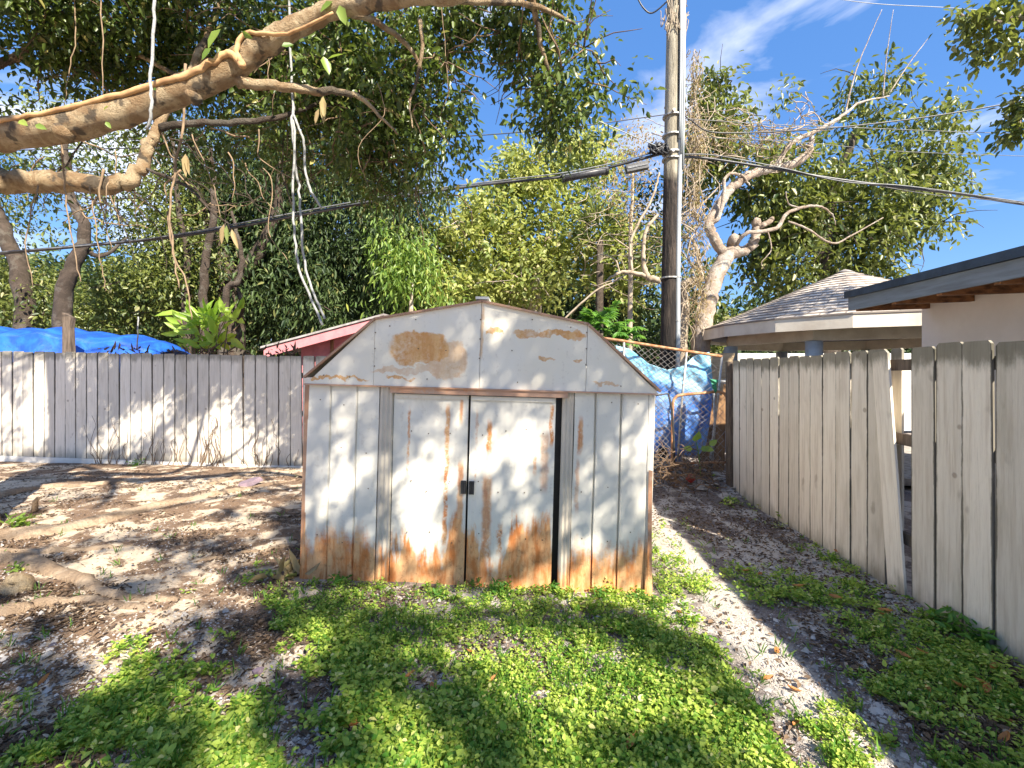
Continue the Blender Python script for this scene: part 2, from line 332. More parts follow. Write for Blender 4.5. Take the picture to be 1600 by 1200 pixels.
def ground_cover():
    x, y = scatter(74000, 1.7, 8.2, 1.3); d = coverd(x, y)*(.35+.65*sm(.38, .52, fbm(x*9+70, y*9, 2))); k = rng.random(len(x)) < d; x = x[k]; y = y[k]
    n = len(x); per = 6; z = gz(x, y); hgt = rng.uniform(.012, .05, n)*(.7+.8*fbm(x*3, y*3, 2))*np.where(rng.random(n) < .05, 2.2, 1)
    C = np.repeat(np.stack([x, y, z], 1), per, 0); hh = np.repeat(hgt, per)*rng.uniform(.3, 1.1, n*per)
    a = rng.uniform(0, 2*np.pi, n*per); rad = rng.uniform(.002, .02, n*per)
    C[:, 0] += np.cos(a)*rad; C[:, 1] += np.sin(a)*rad; C[:, 2] += hh
    el = rng.uniform(-.1, .9, n*per); D = np.stack([np.cos(a)*np.cos(el), np.sin(a)*np.cos(el), np.sin(el)], 1)
    U = np.array([0, 0, 1.0])+rng.normal(size=(n*per, 3))*.25
    big = np.repeat(np.where(rng.random(n) < .12, 1.5, 1.0)*(.75+.5*vn(x*2+7, y*2)), per)
    l = rng.uniform(.013, .027, n*per)*big; V, Fq = leaf_arrays(C, D, U, l, l*rng.uniform(.55, .78, n*per), .12, .2)
    tag(npmesh('ground_cover', V, Fq, M['lf_cover']), 'low green creeping weeds covering the yard in front of the shed', 'ground cover', kind='stuff')
    # thin grass blades
    x, y = scatter(9000, 1.7, 7.5, 1.3); k = rng.random(len(x)) < coverd(x, y)*.6+.04; x = x[k]; y = y[k]; per = 5; n = len(x)*per
    C = np.repeat(np.stack([x, y, gz(x, y)], 1), per, 0); C[:, :2] += rng.normal(size=(n, 2))*.012
    D = rng.normal(size=(n, 3))*.45; D[:, 2] = rng.uniform(.5, 1.2, n); l = rng.uniform(.03, .09, n)
    V, Fq = leaf_arrays(C, D, rng.normal(size=(n, 3)), l, l*.06, .1, .35)
    tag(npmesh('grass', V, Fq, M['lf_fern']), 'thin grass blades among the weeds', 'grass', kind='stuff')
    # litter
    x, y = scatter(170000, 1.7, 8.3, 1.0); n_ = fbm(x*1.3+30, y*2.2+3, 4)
    want = np.where(x < -.6, .10+.95*sm(.47, .54, n_), .16+.35*sm(.5, .6, n_))+.8*((x > 1.1) & (y > 4.6))+.55*(x > 1.9)+.1*((x < -.9) & (y < 3)); want = want*(1-.5*coverd(x, y))*np.where((x > 1.25) & (x < 1.85) & (y < 5), .25, 1)  # litter thinned on the sunlit strip, thickened past the shadow edge to darken it
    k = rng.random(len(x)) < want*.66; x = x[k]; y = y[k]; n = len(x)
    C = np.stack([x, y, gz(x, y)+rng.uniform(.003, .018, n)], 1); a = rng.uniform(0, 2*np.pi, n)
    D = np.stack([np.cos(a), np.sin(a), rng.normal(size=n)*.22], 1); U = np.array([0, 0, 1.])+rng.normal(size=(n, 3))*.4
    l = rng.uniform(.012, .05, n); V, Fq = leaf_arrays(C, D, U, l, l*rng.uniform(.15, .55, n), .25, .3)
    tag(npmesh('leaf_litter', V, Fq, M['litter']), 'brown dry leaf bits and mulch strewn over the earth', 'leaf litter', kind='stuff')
    # grit
    x, y = scatter(60000, 1.7, 7, 1.2); k = rng.random(len(x)) < .25+.5*sm(.5, .6, fbm(x*2+50, y*2, 3)); x = x[k]; y = y[k]; n = len(x)
    s = rng.uniform(.003, .010, n)*(1+(rng.random(n) < .03)*1.6)
    base = np.array([[1, 0, 0], [0, 1, 0], [-1, 0, 0], [0, -1, 0], [0, 0, .8]]); V = base[None]*s[:, None, None]*rng.uniform(.6, 1.4, (n, 5, 1))
    V = V+np.stack([x, y, gz(x, y)+.002], 1)[:, None]; b = np.arange(n)[:, None]*5
    Ft = np.concatenate([b+np.array([[i, (i+1) % 4, 4]]) for i in range(4)]); 
    tag(npmesh('gravel', V.reshape(-1, 3), Ft, M['stonebit']), 'small pale grit and gravel scattered on the earth', 'gravel', kind='stuff')
ground_cover()

# ---------------------------------------------------------------- the metal shed
SH_ROT = (0, R(1.6), R(-1.7)); SH_LOC = Vector((-1.64, 3.58, gz(-1.64, 3.58)-.01)); WS = 2.685
def sx(px):                                          # photo column -> distance along the shed front
    x = 1.3
    for _ in range(5):
        D = 3.58-.0297*x; x = (px-800)/F*D+1.64
    return x
def sz(px, py): x = sx(px); D = 3.58-.0297*x; return H+(HZ-py)/F*D+.0279*x-SH_LOC.z
def shedmat(name, base=(.73, .69, .605), base2=(.68, .64, .55), gable=False, streaks=(), stains=(), bottom=True, bot_h=.14, bot_a=.42, flute=0, rustall=0):
    b = NB(name); x, y, z = b.sep(); o = b.tc.outputs['Object']
    drip = b.noise(7, 5, .62, stretch=(1, 1, .16), dist=.3); fine = b.noise(30, 5, .7); bl = b.noise(2.2, 4, .55, loc=(3, 0, 9)); vf = b.noise(26, 3, .6, stretch=(1, 1, .12))
    c = b.mix(b.ramp(bl, .35, .7), base, base2); c = b.mix(b.ma('MULTIPLY', b.ramp(b.ma('MULTIPLY', fine, b.ma('ADD', vf, .45)), .54, .68), .35), c, (.50, .44, .36))
    masks = []
    if bottom:
        top = b.ma('ADD', bot_h, b.ma('MULTIPLY', b.ramp(drip, .34, .68), bot_a))
        masks.append(b.ma('MULTIPLY', b.ramp(b.ma('ADD', b.ma('SUBTRACT', z, top), b.ma('MULTIPLY', b.ma('SUBTRACT', fine, .5), .22)), .10, -.10), 1.0))
    wx = b.ma('ADD', x, b.ma('MULTIPLY', b.ma('SUBTRACT', b.noise(9, 3, .6, loc=(0, 3, 0)), .5), .05)); wz = b.ma('ADD', z, b.ma('MULTIPLY', b.ma('SUBTRACT', b.noise(11, 4, .6), .5), .16))
    for (xc, hw, z0, z1, st) in streaks:
        a = b.ramp(b.ma('ABSOLUTE', b.ma('SUBTRACT', wx, xc)), hw*1.5, hw*.5); q = b.ma('MULTIPLY', b.ramp(z, z0-.03, z0+.05), b.ramp(z, z1+.04, z1-.04))
        k = b.ramp(b.ma('ADD', b.ma('MULTIPLY', fine, .5), b.ma('MULTIPLY', drip, .5)), .36, .50)
        masks.append(b.ma('MULTIPLY', b.ma('MULTIPLY', a, q), b.ma('MULTIPLY', k, st)))
    for (xc, zc, hx, hz, st) in stains:
        e = b.ma('ADD', b.ma('POWER', b.ma('ABSOLUTE', b.ma('DIVIDE', b.ma('SUBTRACT', wx, xc), hx)), 2.6), b.ma('POWER', b.ma('ABSOLUTE', b.ma('DIVIDE', b.ma('SUBTRACT', wz, zc), hz)), 2.6))
        masks.append(b.ma('MULTIPLY', b.ramp(e, 1.15, .7), b.ma('MULTIPLY', b.ramp(b.ma('ADD', b.ma('MULTIPLY', fine, .45), b.ma('MULTIPLY', bl, .55)), .32, .52, .4, 1), st)))
    m = rustall
    for k in masks: m = b.ma('MAXIMUM', m, k) if m is not 0 else k
    rc = b.mix(b.ramp(b.noise(15, 5, .65, dist=.3, stretch=(1, 1, .22)), .36, .62), (.54, .19, .055), (.70, .40, .19)); rc = b.mix(b.ma('MULTIPLY', b.ramp(fine, .5, .72), .5), rc, (.24, .085, .03))
    if gable: rc = b.mix(.45, rc, (.62, .36, .10))
    col = b.mix(b.ma('MINIMUM', m, 1) if m is not 0 else 0.0, c, rc)
    bump = b.ma('ADD', b.ma('MULTIPLY', fine, .2), b.noise(1.6, 2, .5))
    if flute: bump = b.ma('ADD', bump, b.ma('MULTIPLY', b.ma('SINE', b.ma('MULTIPLY', x, flute)), .12))
    return b.fin(col, b.ramp(m, 0, 1, .48, .9) if m is not 0 else .5, bump, .25, .02, spec=.35)
M['sh_panel'] = shedmat('shed_white_steel', streaks=[(sx(900), .018, 1.05, 1.32, .9), (sx(897), .014, .6, 1.0, .5)], bot_h=.235, bot_a=.17)
M['sh_door'] = shedmat('shed_door_steel', flute=150, bot_h=.15, bot_a=.45, streaks=[(sx(692), .016, .3, 1.38, .95), (sx(715), .02, .1, .95, .85), (sx(713), .014, 1.25, 1.45, .8),
     (sx(758), .018, 1.03, 1.27, 1), (sx(757), .035, .1, .85, .85), (sx(632), .008, .85, 1.35, .8), (sx(625), .012, .1, .42, .6), (sx(855), .014, 1.1, 1.42, 1), (sx(845), .03, .75, 1.2, .55),
     (sx(830), .012, .88, 1.02, .7), (sx(738), .008, .8, 1.35, .5), (sx(778), .022, .25, .48, .9)])
M['sh_gable'] = shedmat('shed_gable_steel', gable=True, bottom=False, base=(.74, .68, .555), base2=(.74, .70, .61), stains=[(sx(648), sz(650, 545), .24, .125, .95), (sx(690), sz(690, 560), .16, .15, .6), (sx(640), sz(640, 578), .34, .03, .5),
     (sx(848), sz(848, 521), .28, .028, .95), (sx(762), sz(762, 519), .07, .022, .9), (sx(890), sz(890, 524), .04, .05, .7), (sx(845), sz(845, 561), .07, .012, .8), (sx(893), sz(893, 564), .04, .016, .8),
     (sx(520), sz(520, 589), .25, .014, .9), (sx(620), sz(620, 591), .12, .014, .9), (sx(938), sz(938, 601), .11, .01, .6)], streaks=[(sx(742), .01, sz(742, 560), sz(742, 478), .6)])
M['sh_track'] = shedmat('shed_rusty_track', base=(.50, .31, .21), base2=(.42, .24, .16), bottom=False, stains=[(sx(650), sz(650, 602), .5, .05, .4)])
M['sh_jamb'] = shedmat('shed_beige_jamb', base=(.58, .52, .43), base2=(.50, .44, .36), flute=110, bot_h=.1, bot_a=.3)
M['sh_trim'] = shedmat('shed_rusty_trim', base=(.42, .25, .16), base2=(.33, .17, .10), bot_h=.1, bot_a=.5)
M['sh_roof'] = shedmat('shed_roof_steel', base=(.50, .48, .44), base2=(.40, .36, .30), bottom=False)

def shed():
    t = thing('metal_shed', 'white barn-roofed metal garden shed streaked with orange rust', 'shed', SH_LOC, rot=SH_ROT)
    bd = lambda mb, n, m, p=t: mb.build(n, m, p, world=False)
    ez = 1.525                                         # gable underside height
    SHD = 2.3
    def panel(x0, x1, seams, z0, z1, name, mat, y=0.0, rib=.010, rw=.012):
        prof = [(x0, y)]
        for s in seams: prof += [(s-rw*1.6, y), (s-rw*.45, y+rib*2.2), (s+rw*.25, y+rib*2.2), (s+rw*.4, y-rib*.6), (s+rw*1.1, y)]
        prof.append((x1, y)); v = []; f = []; nz = 7
        for (a, c) in prof:
            for k in range(nz):
                zz = z0+(z1-z0)*k/(nz-1); v.append((a+.002*math.sin(k*1.7+a*9), c+.004*math.sin(k*1.3+a*5), zz))
        for i in range(len(prof)-1):
            for k in range(nz-1): f.append((i*nz+k, (i+1)*nz+k, (i+1)*nz+k+1, i*nz+k+1))
        mb = MB(); mb.add(v, f); o = bd(mb, name, mat); md = o.modifiers.new('s', 'SOLIDIFY'); md.thickness = .006; md.offset = 1; return o
    a, b, c, d, e, g = sx(480), sx(585), sx(608), sx(726), sx(866), sx(890)
    panel(.02, b, [sx(511), sx(552)], -.03, ez, 'wall_panel', M['sh_panel'])
    panel(g, sx(1005), [sx(924), sx(964)], -.05, ez, 'wall_panel', M['sh_panel'])
    # fluted jambs
    for (x0, x1) in ((b+.002, c-.004), (e+.022, g-.002)):
        mb = MB(); n = 6; wv = (x1-x0)/n
        mb.prism([(x0, 0.004, -.04)]+[(x0+wv*(i+.5), -.016 if i % 2 else -.006, -.04) for i in range(n)]+[(x1, .004, -.04)], (0, 0, ez+.035)); bd(mb, 'door_jamb', M['sh_jamb'])
    # black sheet standing in for interior shade behind the slit and doors
    mb = MB(); mb.box(((c+e)/2, .12, .74), (e-c+.1, .02, 1.5)); bd(mb, 'dark_interior_sheet', M['black'])
    # doors, right one slid a little left and hanging ajar
    zt = ez-.055
    for (x0, x1, y, nm) in ((c, d-.009, .006, 0), (d+.009, e-.026, -.004, 1)):
        nx = 9; nz = 9; v = []; f = []
        for i in range(nx):
            for k in range(nz):
                xx = x0+(x1-x0)*i/(nx-1); zz = -.02+(zt+.02)*k/(nz-1)
                v.append((xx, y+.005*math.sin(i*.9+k*.6+nm*2)+(.004 if 0 < i < nx-1 else 0), zz))
        for i in range(nx-1):
            for k in range(nz-1): f.append((i*nz+k, (i+1)*nz+k, (i+1)*nz+k+1, i*nz+k+1))
        mb = MB(); mb.add(v, f); dr = bd(mb, 'door', M['sh_door']); md = dr.modifiers.new('s', 'SOLIDIFY'); md.thickness = .018
        hx = x1-.02 if nm == 0 else x0+.025; hz = sz(724, 761); hm = MB(); hm.box((hx, y-.012, hz), (.04, .012, .10)); hm.box((hx+(.012 if nm == 0 else -.012), y-.024, hz), (.010, .02, .085))
        for q in (-1, 1): hm.tube([(hx, y-.019, hz+q*.04), (hx, y-.022, hz+q*.04)], .005, 8)
        bd(hm, 'handle', M['black'], dr)
        em = MB(); em.box(((x0+x1)/2, y-.004, zt-.018), (x1-x0-.02, .014, .03)); bd(em, 'top_channel', M['sh_panel'], dr)
    # track
    mb = MB(); xa, xb = sx(604), sx(878); mb.box(((xa+xb)/2, -.022, ez-.028), (xb-xa, .05, .042)); mb.box(((xa+xb)/2, -.030, ez-.003), (xb-xa, .065, .007)); bd(mb, 'door_track', M['sh_track'])
    # corner posts
    mb = MB(); mb.box((.008, .012, ez/2-.02), (.034, .034, ez+.04)); bd(mb, 'corner_post', M['sh_trim'])
    mb = MB(); mb.prism([(sx(1006), .0, -.06), (sx(1011), -.004, -.06), (sx(1018), .04, -.06), (sx(1008), .05, -.06)], (0, 0, ez+.05)); bd(mb, 'corner_post', M['sh_panel'])
    mb = MB(); v = []       # peeled rusty flange at right corner
    for k in range(9):
        q = k/8; zz = ez*.62*(1-q)-.06*q; o = .055*q**2; v += [(sx(1008)+o*.1, -.012-o*1.2, zz), (sx(1008)+.028+o*.2, -.02-o*1.0, zz)]
    mb.add(v, [(2*k, 2*k+1, 2*k+3, 2*k+2) for k in range(8)]); o = bd(mb, 'peeled_flange', M['sh_trim']); md = o.modifiers.new('s', 'SOLIDIFY'); md.thickness = .004
    # gable outline
    out = [(sx(471), sz(471, 590)), (sx(577), sz(577, 500)), (sx(742), sz(742, 473)), (sx(906), sz(906, 508)), (sx(1021), sz(1021, 612))]
    seams = [sx(577), sx(741), sx(906)]
    xs = [out[0][0]]+seams+[out[-1][0]]
    for i in range(4):
        x0, x1 = xs[i]+.0015, xs[i+1]-.0015; top = lambda q: float(np.interp(q, [p[0] for p in out], [p[1] for p in out]))
        zb = lambda q: float(np.interp(q, [out[0][0], out[-1][0]], [ez-.004, ez-.004]))
        y = -.030-.002*(i % 2)
        poly = [(x0, y, zb(x0)), (x1, y, zb(x1))]
        if i == 3: poly = [(x0, y, zb(x0)), (x1, y, zb(x1)), (x0, y, top(x0))] if False else [(x0, y, zb(x0)), (x1-.012, y, zb(x1)), (x1-.004, y, zb(x1)+.004), (x0, y, top(x0))]
        elif i == 0: poly = [(x0+.012, y, zb(x0)), (x1, y, zb(x1)), (x1, y, top(x1)), (x0+.006, y, zb(x0)+.006)]
        else: poly += [(x1, y, top(x1)), (x0, y, top(x0))]
        mb = MB(); mb.prism(poly, (0, .006, 0)); bd(mb, 'gable_panel', M['sh_gable'])
    mb = MB(); mb.box((WS/2, -.035, ez-.002), (out[-1][0]-out[0][0]-.03, .016, .012)); bd(mb, 'gable_ledge', M['sh_track'])
    # rake trim along the roof edge
    mb = MB(); pts = [(p[0], -.038, p[1]+.006) for p in out]
    for q in range(4):
        A, B = Vector(pts[q]), Vector(pts[q+1]); dv = B-A; ang = math.atan2(dv.z, dv.x); mb.box((A+B)/2, (dv.length+.006, .034, .016), Matrix.Rotation(-ang, 3, 'Y'))
    bd(mb, 'rake_trim', M['sh_trim'])
    # roof (four planes), side and back walls
    mb = MB(); th = .012
    for q in range(4):
        A, B = Vector(out[q]), Vector(out[q+1]); mb.prism([(A.x, -.02, A.y+.002), (B.x, -.02, B.y+.002), (B.x, -.02, B.y+.002+th), (A.x, -.02, A.y+.002+th)], (0, SHD+.05, 0))
    for k in range(12):
        yy = .1+k*.19
        for q in range(4):
            A, B = Vector(out[q]), Vector(out[q+1]); mb.prism([(A.x, yy, A.y+.0145), (B.x, yy, B.y+.0145), (B.x, yy, B.y+.030), (A.x, yy, A.y+.030)], (0, .02, 0))
    rf = bd(mb, 'roof', M['sh_roof'])
    mb = MB(); pk = out[2]; mb.box((pk[0], SHD/2, pk[1]+.03), (.10, SHD+.1, .02)); bd(mb, 'ridge_cap', M['sh_panel'], rf)
    for (x, nm) in ((.0, 0), (WS-.02, 1)):
        mb = MB(); prof = []; n = 16
        for i in range(n+1): prof.append((x+(.012 if i % 2 else 0), .03+(SHD-.03)*i/n))
        v = [(a_, b_, z_) for (a_, b_) in prof for z_ in (-.06, ez)]; mb.add(v, [(2*i, 2*i+2, 2*i+3, 2*i+1) for i in range(n)]); o = bd(mb, 'side_wall', M['sh_panel']); md = o.modifiers.new('s', 'SOLIDIFY'); md.thickness = .006
    mb = MB(); mb.prism([(0, SHD, -.05), (WS, SHD, -.05), (WS, SHD, ez)]+[(p[0], SHD, p[1]) for p in out[3:0:-1]]+[(0, SHD, ez)], (0, .01, 0)); bd(mb, 'back_wall', M['sh_panel'])
    # screws
    mb = MB()
    sc0 = []
    def screw(px, py, y):
        if not sc0: o = MB().tube([(0, 0, 0), (0, -.006, 0)], .0048, 7).build('screw', M['twig'], t, world=False); sc0.append(o)
        else: o = sc0[0].copy(); S.collection.objects.link(o)
        o.location = (sx(px), y, sz(px, py))
    for (px, py) in ((578, 520), (578, 545), (578, 572), (645, 545), (688, 548), (790, 548), (905, 520), (905, 545), (905, 570), (740, 500), (740, 530), (740, 560), (600, 510), (880, 512), (640, 500), (820, 500), (500, 586), (540, 589), (660, 592), (800, 597), (960, 603)): screw(px, py, -.031)
    for px in (497, 531, 568, 908, 944, 986):
        for py in (625, 700, 770, 840): screw(px+random.uniform(-4, 4), py+random.uniform(-10, 10), 0)
    for px in (640, 668, 700, 748, 780, 815, 845):
        for py in (680, 760, 838): screw(px+random.uniform(-6, 6), py+random.uniform(-10, 10), 0)
shed()

# ---------------------------------------------------------------- fences
def picket(w, h, ear, th=.018):                       # local: x across, z up, y thickness
    return [(-w/2, 0), (w/2, 0), (w/2, h-ear), (w/2-ear*.9, h), (-w/2+ear*.9, h), (-w/2, h-ear)]
def left_fence():
    A = Vector((-9.3, 8.4, 0)); dr = Vector((5.8, -.6, 0)); ln = dr.length; dr.normalize(); nrm = Vector((dr.y, -dr.x, 0))
    t = thing('picket_fence', 'whitewashed dog-eared board fence along the back of the yard', 'fence', A)
    pit = .2135; bottom = lambda s: .0-.0125*s+.03; topz = lambda s: 2.0-.0205*s
    M3 = Matrix((dr, -nrm, (0, 0, 1))).transposed()
    for k in range(-7, 50):
        s = k*pit+pit/2+.02; wd = pit-random.uniform(.004, .010)
        if s > ln+5.2: break
        zb = bottom(min(s, 8))+.07; h = topz(min(s, 8))-zb+random.uniform(-.012, .012); an = random.gauss(0, .004); c = A+dr*s+nrm*random.uniform(-.004, .004)+Vector((0, 0, zb))
        o = MB().prism([Vector((x, -.009, z)) for x, z in picket(wd, h, .022)], (0, .018, 0)).build('picket', M['fence_l'], t, world=False)
        o.location = c-A; o.rotation_euler = Euler((0, an, math.atan2(dr.y, dr.x)))
    for (s0, s1) in ((-1.6, 2.4), (2.4, 5.4), (5.4, 10.9)):
        q0, q1 = A+dr*s0, A+dr*s1
        MB().prism([q0+Vector((0, 0, bottom(min(s0, 8))-.10))+nrm*.03, q1+Vector((0, 0, bottom(min(s1, 8))-.10))+nrm*.03, q1+Vector((0, 0, bottom(min(s1, 8))+.068))+nrm*.03, q0+Vector((0, 0, bottom(min(s0, 8))+.068))+nrm*.03], -nrm*.022).build('kick_board', M['white'], t)
    for z in (.35, 1.0, 1.65):
        MB().box(A+dr*4.6-nrm*.04+Vector((0, 0, z-.09)), (12.4, .04, .09), M3).build('rail', M['wood_raw'], t)
    for k in range(-1, 5):
        MB().box(A+dr*(k*2.44)-nrm*.11+Vector((0, 0, .9)), (.09, .09, 1.8), M3).build('post', M['wood_raw'], t)
left_fence()
def rf(Y): return Vector((2.819+.0421*Y, Y, 0))
def right_fence():
    base = rf(6.45); dr = Vector((-.0421, -1, 0)).normalized(); nrm = Vector((-1, .0421, 0)).normalized()
    t = thing('picket_fence', 'grey-beige dog-eared board fence on the right with a leaning loose picket', 'fence', base)
    Y = 6.42; pit = .1975; ys = []
    while Y > 3.70: ys.append(Y); Y -= pit
    ys2 = []; Y = 3.405
    while Y > -2.3: ys2.append(Y); Y -= .2035
    yaw = math.atan2(dr.y, dr.x)
    def put(Y, wd, h, z0=-.12, lean=0, off=0, nm='picket', ear=.022):
        o = MB().prism([Vector((x, -.009, z)) for x, z in picket(wd, h, ear)], (0, .018, 0)).build(nm, M['fence_r'], t, world=False)
        p = rf(Y)+dr*wd/2+nrm*off; p.z = z0; o.location = p-base; o.rotation_euler = Euler((0, lean, yaw)); return o
    for i, Y in enumerate(ys): put(Y, pit-random.uniform(.006, .012), 1.905+random.uniform(-.012, .012), -.12, random.gauss(0, .004), random.uniform(-.003, .003))
    for i, Y in enumerate(ys2): put(Y, .2035-random.uniform(.004, .010), 1.915+random.uniform(-.01, .015), -.12, random.gauss(0, .003), random.uniform(-.003, .003))
    lp = put(3.585, .165, 1.86, -.08, R(-5.3), .035); lp['label'] = 'loose picket leaning out of line beside the gap'
    put(3.76, .11, 1.90, -.10, 0, -.12, 'post', .015)
    for z in (.30, 1.05, 1.62):
        p0, p1 = rf(6.4), rf(-2.3); q = nrm*-.012
        MB().prism([p0+q+Vector((0, 0, z)), p1+q+Vector((0, 0, z)), p1+q+Vector((0, 0, z+.085)), p0+q+Vector((0, 0, z+.085))], nrm*-.04).build('rail', M['wood_dark'], t)
    for Y in (6.35, 4.9, 1.5, -.6): MB().box(rf(Y)-nrm*.10+Vector((0, 0, .82)), (.09, .09, 1.78)).build('post', M['wood_dark'], t)
    MB().tube([rf(6.50)+Vector((-.02, 0, -.1)), rf(6.50)+Vector((-.02, 0, 1.76))], .055, 10, .15).build('end_post', M['wood_dark'], t)
right_fence()

# dry vine stems clinging to the left fence
def fence_pt(px, py, off=.035):
    # point on left fence plane
    A = Vector((-9.3, 8.4, 0)); dr = Vector((5.8, -.6, 0)).normalized(); n = Vector((dr.y, -dr.x, 0)); v = Vector(((px-800)/F, 1, (HZ-py)/F)); A2 = A+n*off
    s = (A2.x*n.x+A2.y*n.y)/(v.x*n.x+v.y*n.y); return Vector((v.x*s, v.y*s, H+v.z*s))
mb = MB()
for k in range(58):
    px = random.choice([random.uniform(150, 240), random.uniform(240, 340), random.uniform(330, 462)]); pts = []; y = 728; x = px
    for q in range(random.randint(3, 8)):
        pts.append(fence_pt(x, y, .03+random.uniform(0, .02))); x += random.uniform(-7, 7); y -= random.uniform(5, 16)
    mb.tube(spl(pts, 3), lerps([.006, .003], len(pts)*3-2), 4)
o = mb.build('climbing_vine', M['twig']); tag(o, 'dry brown vine stems clinging to the foot of the white fence', 'vine'); origin(o, fence_pt(300, 728))

# ---------------------------------------------------------------- big near fig tree
def limb(mb, pts, rad, n=12, wob=.12, k=7, wig=.012):
    q = wiggle(spl(pts, k), min(wig, .16*sum(rad)/len(rad))); mb.tube(q, lerps(rad, len(q)), n, wob)
def twigs(mb, starts, n, length, r=.006, drop=-.2):
    for _ in range(n):
        p = Vector(random.choice(starts)); d = Vector((random.gauss(0, 1), random.gauss(0, 1), random.gauss(drop, .6))).normalized(); pts = [p]
        for i in range(4): d = (d+Vector((random.gauss(0, .3), random.gauss(0, .3), random.gauss(-.05, .25)))).normalized(); pts.append(pts[-1]+d*length/4*random.uniform(.6, 1.3))
        mb.tube(pts, lerps([r, r*.3], 5), 4)
def fig_tree():
    base = Vector((-5.6, 4.3, 0)); t = thing('fig_tree', 'large spreading fig tree reaching in from the left with pale mottled limb', 'tree', base)
    mb = MB(); limb(mb, [base+Vector((0, 0, -.2)), base+Vector((.05, 0, .6)), base+Vector((.1, -.1, 1.7)), base+Vector((.3, -.2, 2.6)), base+Vector((.2, -.1, 4)), base+Vector((-.2, .1, 6))], [.62, .42, .36, .33, .25, .12], 18)
    tr = mb.build('trunk', M['ficus'], t, True)
    mb = MB()
    limb(mb, [base+Vector((.15, -.1, 2.4)), P(-60, 232, 3.5), P(0, 212, 3.35), P(120, 195, 3.3), P(240, 158, 3.3), P(345, 115, 3.3), P(400, 78, 3.3), P(450, 50, 3.25), P(520, 16, 3.2), P(640, -8, 3.0), P(760, -60, 2.7), Vector((.6, 1.6, 5.0)), Vector((1.7, .3, 5.6)), Vector((2.9, -1.2, 6.0))],
         [.16, .122, .112, .103, .095, .092, .085, .072, .062, .056, .052, .045, .04, .025], 16, .05, 7, .005)
    for c, r in ((P(95, 205, 3.22), .045), (P(300, 150, 3.22), .03)): mb.tube([c+Vector((0, .05, 0)), c, c+Vector((0, -.045, 0))], [r*1.5, r*1.2, r*.7], 10, .1)
    mb.build('limb', M['ficus'], t, True)
    mb = MB(); limb(mb, [P(370, 130, 3.32), P(430, 134, 3.35), P(500, 143, 3.4), P(555, 148, 3.45), P(590, 178, 3.5), P(622, 210, 3.5)], [.04, .034, .028, .02, .012, .006], 9); mb.build('limb', M['ficus'], t, True)
    mb = MB(); limb(mb, [base+Vector((.15, 0, 2.0)), P(-50, 270, 3.9), P(0, 283, 3.9), P(90, 285, 3.9), P(180, 288, 3.9), P(215, 270, 3.95), P(232, 225, 4.0), P(255, 190, 4.1), P(330, 40, 4.6), P(360, -80, 5)], [.13, .10, .093, .085, .072, .052, .045, .038, .03, .02], 14); mb.build('limb', M['ficus'], t, True)
    mb = MB(); limb(mb, [P(250, 200, 4.05), P(300, 193, 4.1), P(380, 190, 4.2), P(450, 180, 4.4), P(520, 150, 4.7)], [.035, .03, .028, .022, .012], 8)
    limb(mb, [P(230, 265, 3.95), P(290, 290, 3.8), P(330, 330, 3.7), P(358, 350, 3.7)], [.014, .012, .009, .006], 6); mb.build('limb', M['barkd'], t, True)
    for pts, r in (([P(540, 20, 3.3), P(590, 35, 3.5), P(640, 75, 3.7), P(660, 110, 3.8)], .03), ([P(820, -60, 3.6), P(840, 40, 3.8), P(850, 90, 3.9), P(875, 140, 4.0)], .028), ([P(660, 0, 3.2), P(730, 0, 3.5), P(840, 10, 3.7), P(900, 40, 3.9)], .035),
                   ([P(655, 30, 3.6), P(660, 70, 3.6), P(650, 130, 3.7), P(640, 160, 3.7), P(645, 200, 3.7)], .018), ([P(330, 40, 4.6), P(300, 120, 4.6), P(200, 80, 4.8), P(100, 60, 5)], .03), ([P(-60, 120, 4.5), P(40, 80, 4.7), P(150, -20, 5)], .05)):
        mb = MB(); limb(mb, pts, [r, r*.8, r*.6, r*.25], 7); mb.build('branch', M['ficus'], t, True)
    # aerial roots
    for (pts, r) in (([(115, -20), (118, 60), (108, 110), (100, 165)], .006), ([(158, -20), (160, 60), (161, 150)], .006), ([(95, 225), (100, 270), (106, 330), (118, 400), (126, 440)], .007), ([(290, 100), (285, 200), (265, 320), (270, 380), (280, 450)], .011),
                     ([(262, 330), (272, 400), (290, 440), (300, 500)], .009), ([(180, 235), (182, 290), (178, 330)], .005), ([(140, 290), (150, 360), (160, 430), (165, 455)], .005), ([(355, 345), (365, 375), (372, 402)], .004),
                     ([(300, 210), (330, 280), (345, 340)], .005), ([(60, 290), (40, 380), (52, 450)], .006), ([(425, 55), (420, 100), (418, 130)], .006), ([(170, 285), (165, 340), (175, 390)], .005), ([(590, 130), (600, 180), (560, 230), (575, 290)], .004), ([(685, -10), (695, 60), (700, 140)], .004)):
        D = random.uniform(3.5, 4.3); MB().tube(wiggle(spl([P(x, y, D) for x, y in pts], 5), .004), lerps([r, r*.5], len(pts)*5-4), 5).build('aerial_root', M['aerial'], t, True)
    # surface roots
    def root(pts, w0, w1):
        g = [G(x, y) for x, y in pts]; q = spl(g, 8); m = len(q); rad = lerps([w0, w1], m); pp = []
        for i, (p, r) in enumerate(zip(q, rad)): z = gz(p.x, p.y); pp.append(Vector((p.x+random.gauss(0, .006), p.y+random.gauss(0, .01), z-r*.35+.01*math.sin(i*.8))))
        MB().tube(pp, rad, 12, .16).build('surface_root', M['root'], t, True)
    root([(-300, 850), (-120, 850), (0, 842), (130, 822), (230, 795), (330, 774), (420, 757), (462, 750)], .17, .02)
    root([(-250, 900), (-60, 875), (40, 878), (120, 905), (165, 928), (240, 938), (300, 935)], .12, .02)
